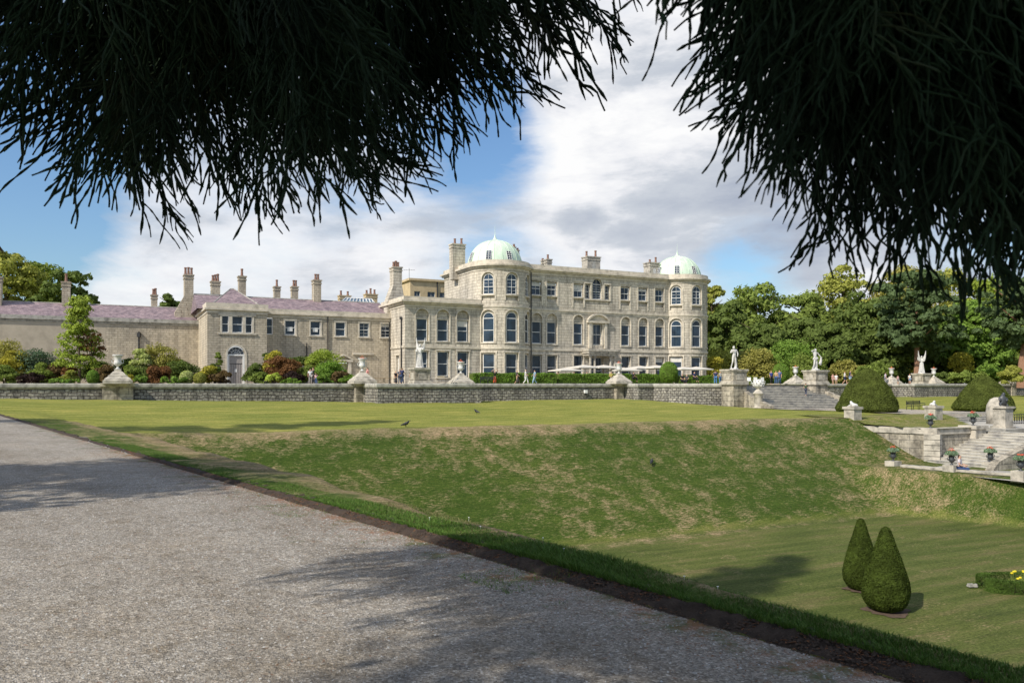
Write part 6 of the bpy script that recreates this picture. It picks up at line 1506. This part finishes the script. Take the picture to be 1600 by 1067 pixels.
# parasols
G_PA='cream parasols of the mansion terrace cafe'
def parasol(px,Y,zt,W_,label):
    zt-=.38; x,y=at(px,Y); t=thing('parasol',label,'parasol',(x,y,TZ),G_PA); m=MB(); h=W_/2
    v=[(x+a*h*CU-b*h*SU,y+a*h*SU+b*h*CU,zt-.22) for a,b in ((-1,-1),(1,-1),(1,1),(-1,1))]; v2=[(a,b,c-.12) for a,b,c in v]; ap=(x,y,zt+.12)
    m.add(v+[ap],[(0,1,4),(1,2,4),(2,3,4),(3,0,4)])
    for i in range(4): j=(i+1)%4; m.add([v[i],v[j],v2[j],v2[i]],[(0,1,2,3)])
    m.build('canopy',M['canvas'],t)
    m=MB(); m.tube([(x,y,TZ),(x,y,zt+.2)],.035,6); m.build('pole',M['wood'],t)
    for a,b in ((-1,-1),(1,-1),(1,1),(-1,1)):
        m=MB(); m.tube([(x,y,zt+.03),(x+(a*CU-b*SU)*h,y+(a*SU+b*CU)*h,zt-.35)],.02,4); m.build('rib',M['wood'],t)
    m=MB(); m.lathe([(.4,0),(.4,.08),(.08,.12)],(x,y,TZ),10); m.build('base',M['iron'],t)
for px,Y,zt,W_,lab in ((884,99,3.95,3.3,'lowest leftmost cream parasol before the mansion windows'),(912,101,4.35,3.6,'cream parasol just left of the porch'),(943,102,4.35,3.6,'cream parasol directly before the porch columns'),(975,101,4.0,3.3,'cream parasol right of the porch, behind the flowered urn'),(1000,104,4.3,3.6,'cream parasol between the porch and the ball topiary'),(1026,103,4.35,3.5,'cream parasol immediately left of the ball topiary'),(1068,105,4.2,3.4,'cream parasol right of the ball topiary'),(1088,107,4.25,3.2,'rightmost cream parasol before the farther tower')):
    parasol(px,Y,zt,W_,lab)
for px,c,lab in ((872,(.30,.10,.10),'seated cafe guest with red top under the leftmost parasol'),(897,BLK,'seated cafe guest in black under the second parasol'),(917,(.6,.55,.5),'seated cafe guest in cream left of the porch'),(955,(.45,.40,.10),'seated cafe guest in mustard right of the porch'),(990,BLK,'seated cafe guest in black right of the flowered urn'),(1085,NAVY,'seated cafe guest in navy before the farther tower')):
    P_(lab,ppos(px,97.5,TZ+.32),'sit',rnd.random()*3,c,('trousers',BLK),h=1.72,group='cafe guests seated behind the hedge')
# crows on the lawn
def crow(px,Y,rz,label):
    x,y=at(px,Y); z=zg(x,y)+.02; me=skin_mesh('crow',[(0,0,.14),(.10,0,.20),(.15,0,.27),(-.12,0,.12),(-.24,0,.08)],[(0,1),(1,2),(0,3),(3,4)],[.065,.05,.035,.045,.015]); me.materials.append(M['iron'])
    o=bpy.data.objects.new('crow',me); COL.objects.link(o); o.location=(x,y,z); o.rotation_euler=(0,0,rz); o.scale=(1.3,)*3; tag(o,label,'bird','crows feeding on the lawn')
    for nm,vs in (('beak',[((.17,0,.27),(.235,0,.255))]),('leg',[((0,.03,.1),(.01,.03,0))]),('leg',[((0,-.03,.1),(.01,-.03,0))])):
        m=MB(); 
        for a,b in vs: m.tube([a,b],[.012,.006],4)
        me=bpy.data.meshes.new(nm); me.from_pydata(m.v,[],m.f); me.materials.append(M['iron']); c=bpy.data.objects.new(nm,me); COL.objects.link(c); c.parent=o
crow(634,44,.5,'crow on the lawn nearest the path, in the shaded strip'); crow(745,57,2.5,'crow on the sunny lawn below the wall projection'); crow(1018,45,1.2,'crow at the crest of the grass bank')
# white lamp box on wall
for px,q,z,lab in ((914,73.15,.85,'small white floodlight fixed to the terrace wall before the mansion'),(1134,64.2,.55,'small white floodlight beside the left flight pedestal')):
    s=s_at(px,q); t=thing('floodlight',lab,'lamp',W(s,q,z)); m=MB(); x,y,_=W(s,q-.15); m.box((x,y,z),(.32,.28,.34),TH); m.build('housing',M['white'],t); m=MB(); m.box((x,y+.1,z-.28),(.12,.14,.22),TH); m.build('bracket',M['iron'],t)
SHADE=[(-14,8.0,27,4.0,'tall conifer left of the path beyond the picture edge'),(-31.5,26,30,5,'conifer standing farther along the left side of the path'),(-12,-9,26,5,'conifer behind the viewer to the left'),(2.5,-12,22,4.5,'conifer directly behind the viewer')]
# ---------------------------------------------------------------- overhanging conifer and its neighbours
def tube_np(P,r,n=3,ph=0.0):
    P=np.asarray(P); m=len(P); d=np.gradient(P,axis=0); d/=np.linalg.norm(d,axis=1)[:,None]+1e-9
    up=np.array([.3,.9,.1]); a=np.cross(d,up); a/=np.linalg.norm(a,axis=1)[:,None]+1e-9; b=np.cross(d,a)
    w=np.arange(n)*2*np.pi/n+ph; V=(P[:,None,:]+(a[:,None,:]*np.cos(w)[None,:,None]+b[:,None,:]*np.sin(w)[None,:,None])*np.asarray(r)[:,None,None]).reshape(-1,3)
    i,j=np.meshgrid(np.arange(m-1),np.arange(n),indexing='ij'); j2=(j+1)%n; Fc=np.stack([i*n+j,i*n+j2,(i+1)*n+j2,(i+1)*n+j],-1).reshape(-1,4); return V,Fc
def spray(seed,L=1.0):
    """hanging spray along -z, length 1; cord-like scaly twigs; returns V,F"""
    r=np.random.RandomState(seed); Vs=[];Fs=[];o=[0]
    def cord(p0,dr,L_,r0,k):
        n=max(5,int(L_/.019)); t=np.linspace(0,1,n); droop=np.outer(t**2,np.array([0,0,-.22*L_])); wig=.05*L_*np.outer(np.sin(t*9+r.rand()*6),r.normal(size=3)*.5)+.11*L_*np.outer(np.sin(t*3+r.rand()*6),r.normal(size=3)*.6)
        P=p0+np.outer(t*L_,dr)+droop+wig; rad=r0*(1-.18*t)*(1+.38*np.sin(np.arange(n)*2.1+r.rand()*6)); rad[-1]*=.6
        V,Fc=tube_np(P,rad,3,r.rand()*3); Vs.append(V); Fs.append(Fc+o[0]); o[0]+=len(V); return P
    main=cord(np.zeros(3),np.array([.05*r.normal(),.05*r.normal(),-1.0]),L,.0082,0)
    ns=9
    for i in range(ns):
        t=.04+.90*i/ns+.02*r.rand(); p=main[int(t*(len(main)-1))]; az=r.rand()*6.28; ang=R(18+24*r.rand()); l=min(1-t+.02,(.50-.22*t)*(.6+.7*r.rand()))
        d=np.array([math.sin(ang)*math.cos(az),math.sin(ang)*math.sin(az)*.8,-math.cos(ang)]); Pb=cord(p,d,l,.0074,1)
        for j in range(r.randint(2,6)):
            q=Pb[int((.15+.6*r.rand())*(len(Pb)-1))]; az2=az+r.normal()*1.4; an2=ang+R(r.uniform(-10,26)); d2=np.array([math.sin(an2)*math.cos(az2),math.sin(an2)*math.sin(az2),-math.cos(an2)]); cord(q,d2,l*(.45+.45*r.rand()),.0068,2)
    return np.concatenate(Vs),np.concatenate(Fs)
SPR=[spray(s) for s in range(7)]
rc=np.random.RandomState(11)
def yb(px,pts): return np.interp(px,[p[0] for p in pts],[p[1] for p in pts])
LB_=[(-600,200),(-200,240),(0,275),(20,290),(60,270),(90,300),(120,388),(135,350),(165,330),(205,372),(250,350),(305,396),(330,350),(400,385),(430,350),(470,382),(520,350),(545,375),(575,330),(605,345),(640,300),(690,300),(715,285),(735,250),(765,212),(800,180),(845,200),(880,165),(915,182),(955,178),(985,120),(1010,45),(1030,5)]
RB_=[(1020,10),(1038,60),(1044,185),(1075,150),(1112,205),(1128,150),(1160,262),(1182,288),(1200,330),(1216,415),(1240,400),(1262,392),(1300,378),(1335,345),(1370,350),(1400,400),(1440,425),(1475,450),(1500,500),(1530,455),(1560,470),(1600,480),(1800,500),(2400,480)]
def hang(pxr,bound,depth,rows,ncol,lean,seed,dense,lenpx=250,xs=1.0):
    r=np.random.RandomState(seed); Vs=[];Fs=[];o=0
    n=0
    for row in range(rows):
        for c in range(ncol):
            px=pxr[0]+(pxr[1]-pxr[0])*(c+r.rand())/ncol; b=yb(px,bound); D=depth[0]+(depth[1]-depth[0])*r.rand()
            if row==0: tip=b+(26 if bound is RB_ else 6)-abs(r.normal(0,24))
            else: tip=b-row*54*(1+.25*r.rand())-r.rand()*30
            if px>1015 and px<1150 and row>2 and bound is RB_: 
                if r.rand()<.25: continue
            if tip<-900: continue
            L=(lenpx*(.75+.5*r.rand()))/F*D; V,Fc=SPR[r.randint(7)]; a=r.rand()*6.28; ca,sa=math.cos(a),math.sin(a)
            thick=(D/3.2)/max(L,.01)*1.0
            U=V.copy(); U=U*np.array([1,1,1]); X=(U[:,0]*ca-U[:,1]*sa); Yv=(U[:,0]*sa+U[:,1]*ca); Z=U[:,2]
            le=lean(px)+r.normal()*.16; ly=r.normal()*.25
            x2=X*math.cos(le)-Z*math.sin(le); z2=X*math.sin(le)+Z*math.cos(le); y2=Yv*math.cos(ly)-z2*math.sin(ly)*.4
            tx,tyy=at(px,D); tz=EYE+(HZ-tip)/F*D
            k=np.argmin(Z); P=np.stack([x2,y2,z2],-1)*L; P=P-P[k]+np.array([tx,tyy,tz]); Vs.append(P); Fs.append(Fc+o); o+=len(P); n+=1
    return np.concatenate(Vs),np.concatenate(Fs)
leanL=lambda px: np.interp(px,[-300,0,150,330,600,900,1000],[-.55,-.45,-.30,.05,.42,.42,.35])
leanR=lambda px: np.interp(px,[1030,1150,1260,1400,1550,1800],[-.45,-.42,-.28,.10,.22,.3])
m_,t_,b_=nt('overhanging_needles'); t_.links.new(ramp(t_,noise(t_,coord(t_),2.0,4),[(.3,(.010,.020,.009)),(.6,(.022,.045,.018)),(.8,(.05,.045,.018))]),b_.inputs['Base Color']); b_.inputs['Roughness'].default_value=.7; b_.inputs['Specular IOR Level'].default_value=.15; M['needles']=m_
big=thing('overhanging_conifer','dark conifer whose hanging boughs frame the top of the view, trunk behind the viewer','tree',(-3.4,-4.2,0))
V1,F1=hang((-650,1020),LB_,(2.7,4.6),13,46,leanL,1,1,290)
V2,F2=hang((1030,2100),RB_,(1.5,2.5),12,50,leanR,2,1,340)
V3,F3=hang((380,900),LB_,(2.4,3.2),6,12,leanL,3,1,260)
np_obj('foliage',V1,F1,M['needles'],big); np_obj('foliage',V2,F2,M['needles'],big); np_obj('foliage',V3,F3,M['needles'],big)
print('twig faces',len(F1)+len(F2)+len(F3))
m=MB(); m.tube([(-3.4,-4.2,-.3),(-3.4,-4.2,.6),(-3.35,-4.1,5),(-3.3,-4.2,7),(-3.3,-4.2,9.5)],[1.0,.78,.50,.22,.04],14); m.build('trunk',M['twigbark'],big)
for pts in ([(-3.3,-4.2,4.2),(-2.6,-1.5,4.9),(-2.2,1.5,4.7),(-2.0,4.2,4.1)],[(-3.3,-4.2,4.6),(-1.6,-1.2,5.3),(-.3,1.6,4.8),(.2,4.2,4.0)],[(-3.3,-4.2,5.2),(-.6,-2,5.4),(1.2,.6,4.3),(2.1,2.3,3.5)]):
    m=MB(); m.tube(pts,[.16,.11,.07,.02][:len(pts)] if len(pts)==4 else [.15,.1,.03],7); m.build('bough',M['twigbark'],big)
# coarse upper crown (seen only from other viewpoints, and throws the shade)
def coarse(par,cx,cy,z0,z1,r0,n,leaf,seed):
    r=np.random.RandomState(seed); nb=90; bz=z0+(z1-z0)*r.rand(nb)**1.1; ba=r.rand(nb)*6.283; bl=r0*(1-(bz-z0)/(z1-z0)*.85)*(.7+.4*r.rand(nb)); i=r.randint(0,nb,n); f=.15+.85*r.rand(n)
    P=np.stack([cx+bl[i]*f*np.cos(ba[i])+r.normal(0,.3,n),cy+bl[i]*f*np.sin(ba[i])+r.normal(0,.3,n),bz[i]-.10*bl[i]*f+r.normal(0,.22,n)],-1)
    def fn(rr,k): return P,r.normal(size=(n,3))
    V,Fc=foliage_mesh('c',fn,n,leaf,'dark',seed); return np_obj('upper_foliage',V,Fc,M['needles'],par)
coarse(big,-3.3,-4.2,5.2,19,4.8,34000,.13,5)
for k,(x,y,H,r0,lab) in enumerate(SHADE):
    t=thing('conifer_tree',lab,'tree',(x,y,zg(x,y)-.1),'conifers along the path behind and left of the viewer'); o=coarse(t,x,y,3.0,H,r0,30000,.14,20+k); o.name='crown'
    m=MB(); m.tube([(x,y,-.6),(x,y,2),(x,y,H*.6),(x,y,H-.5)],[.7,.5,.3,.05],10); m.build('trunk',M['twigbark'],t)
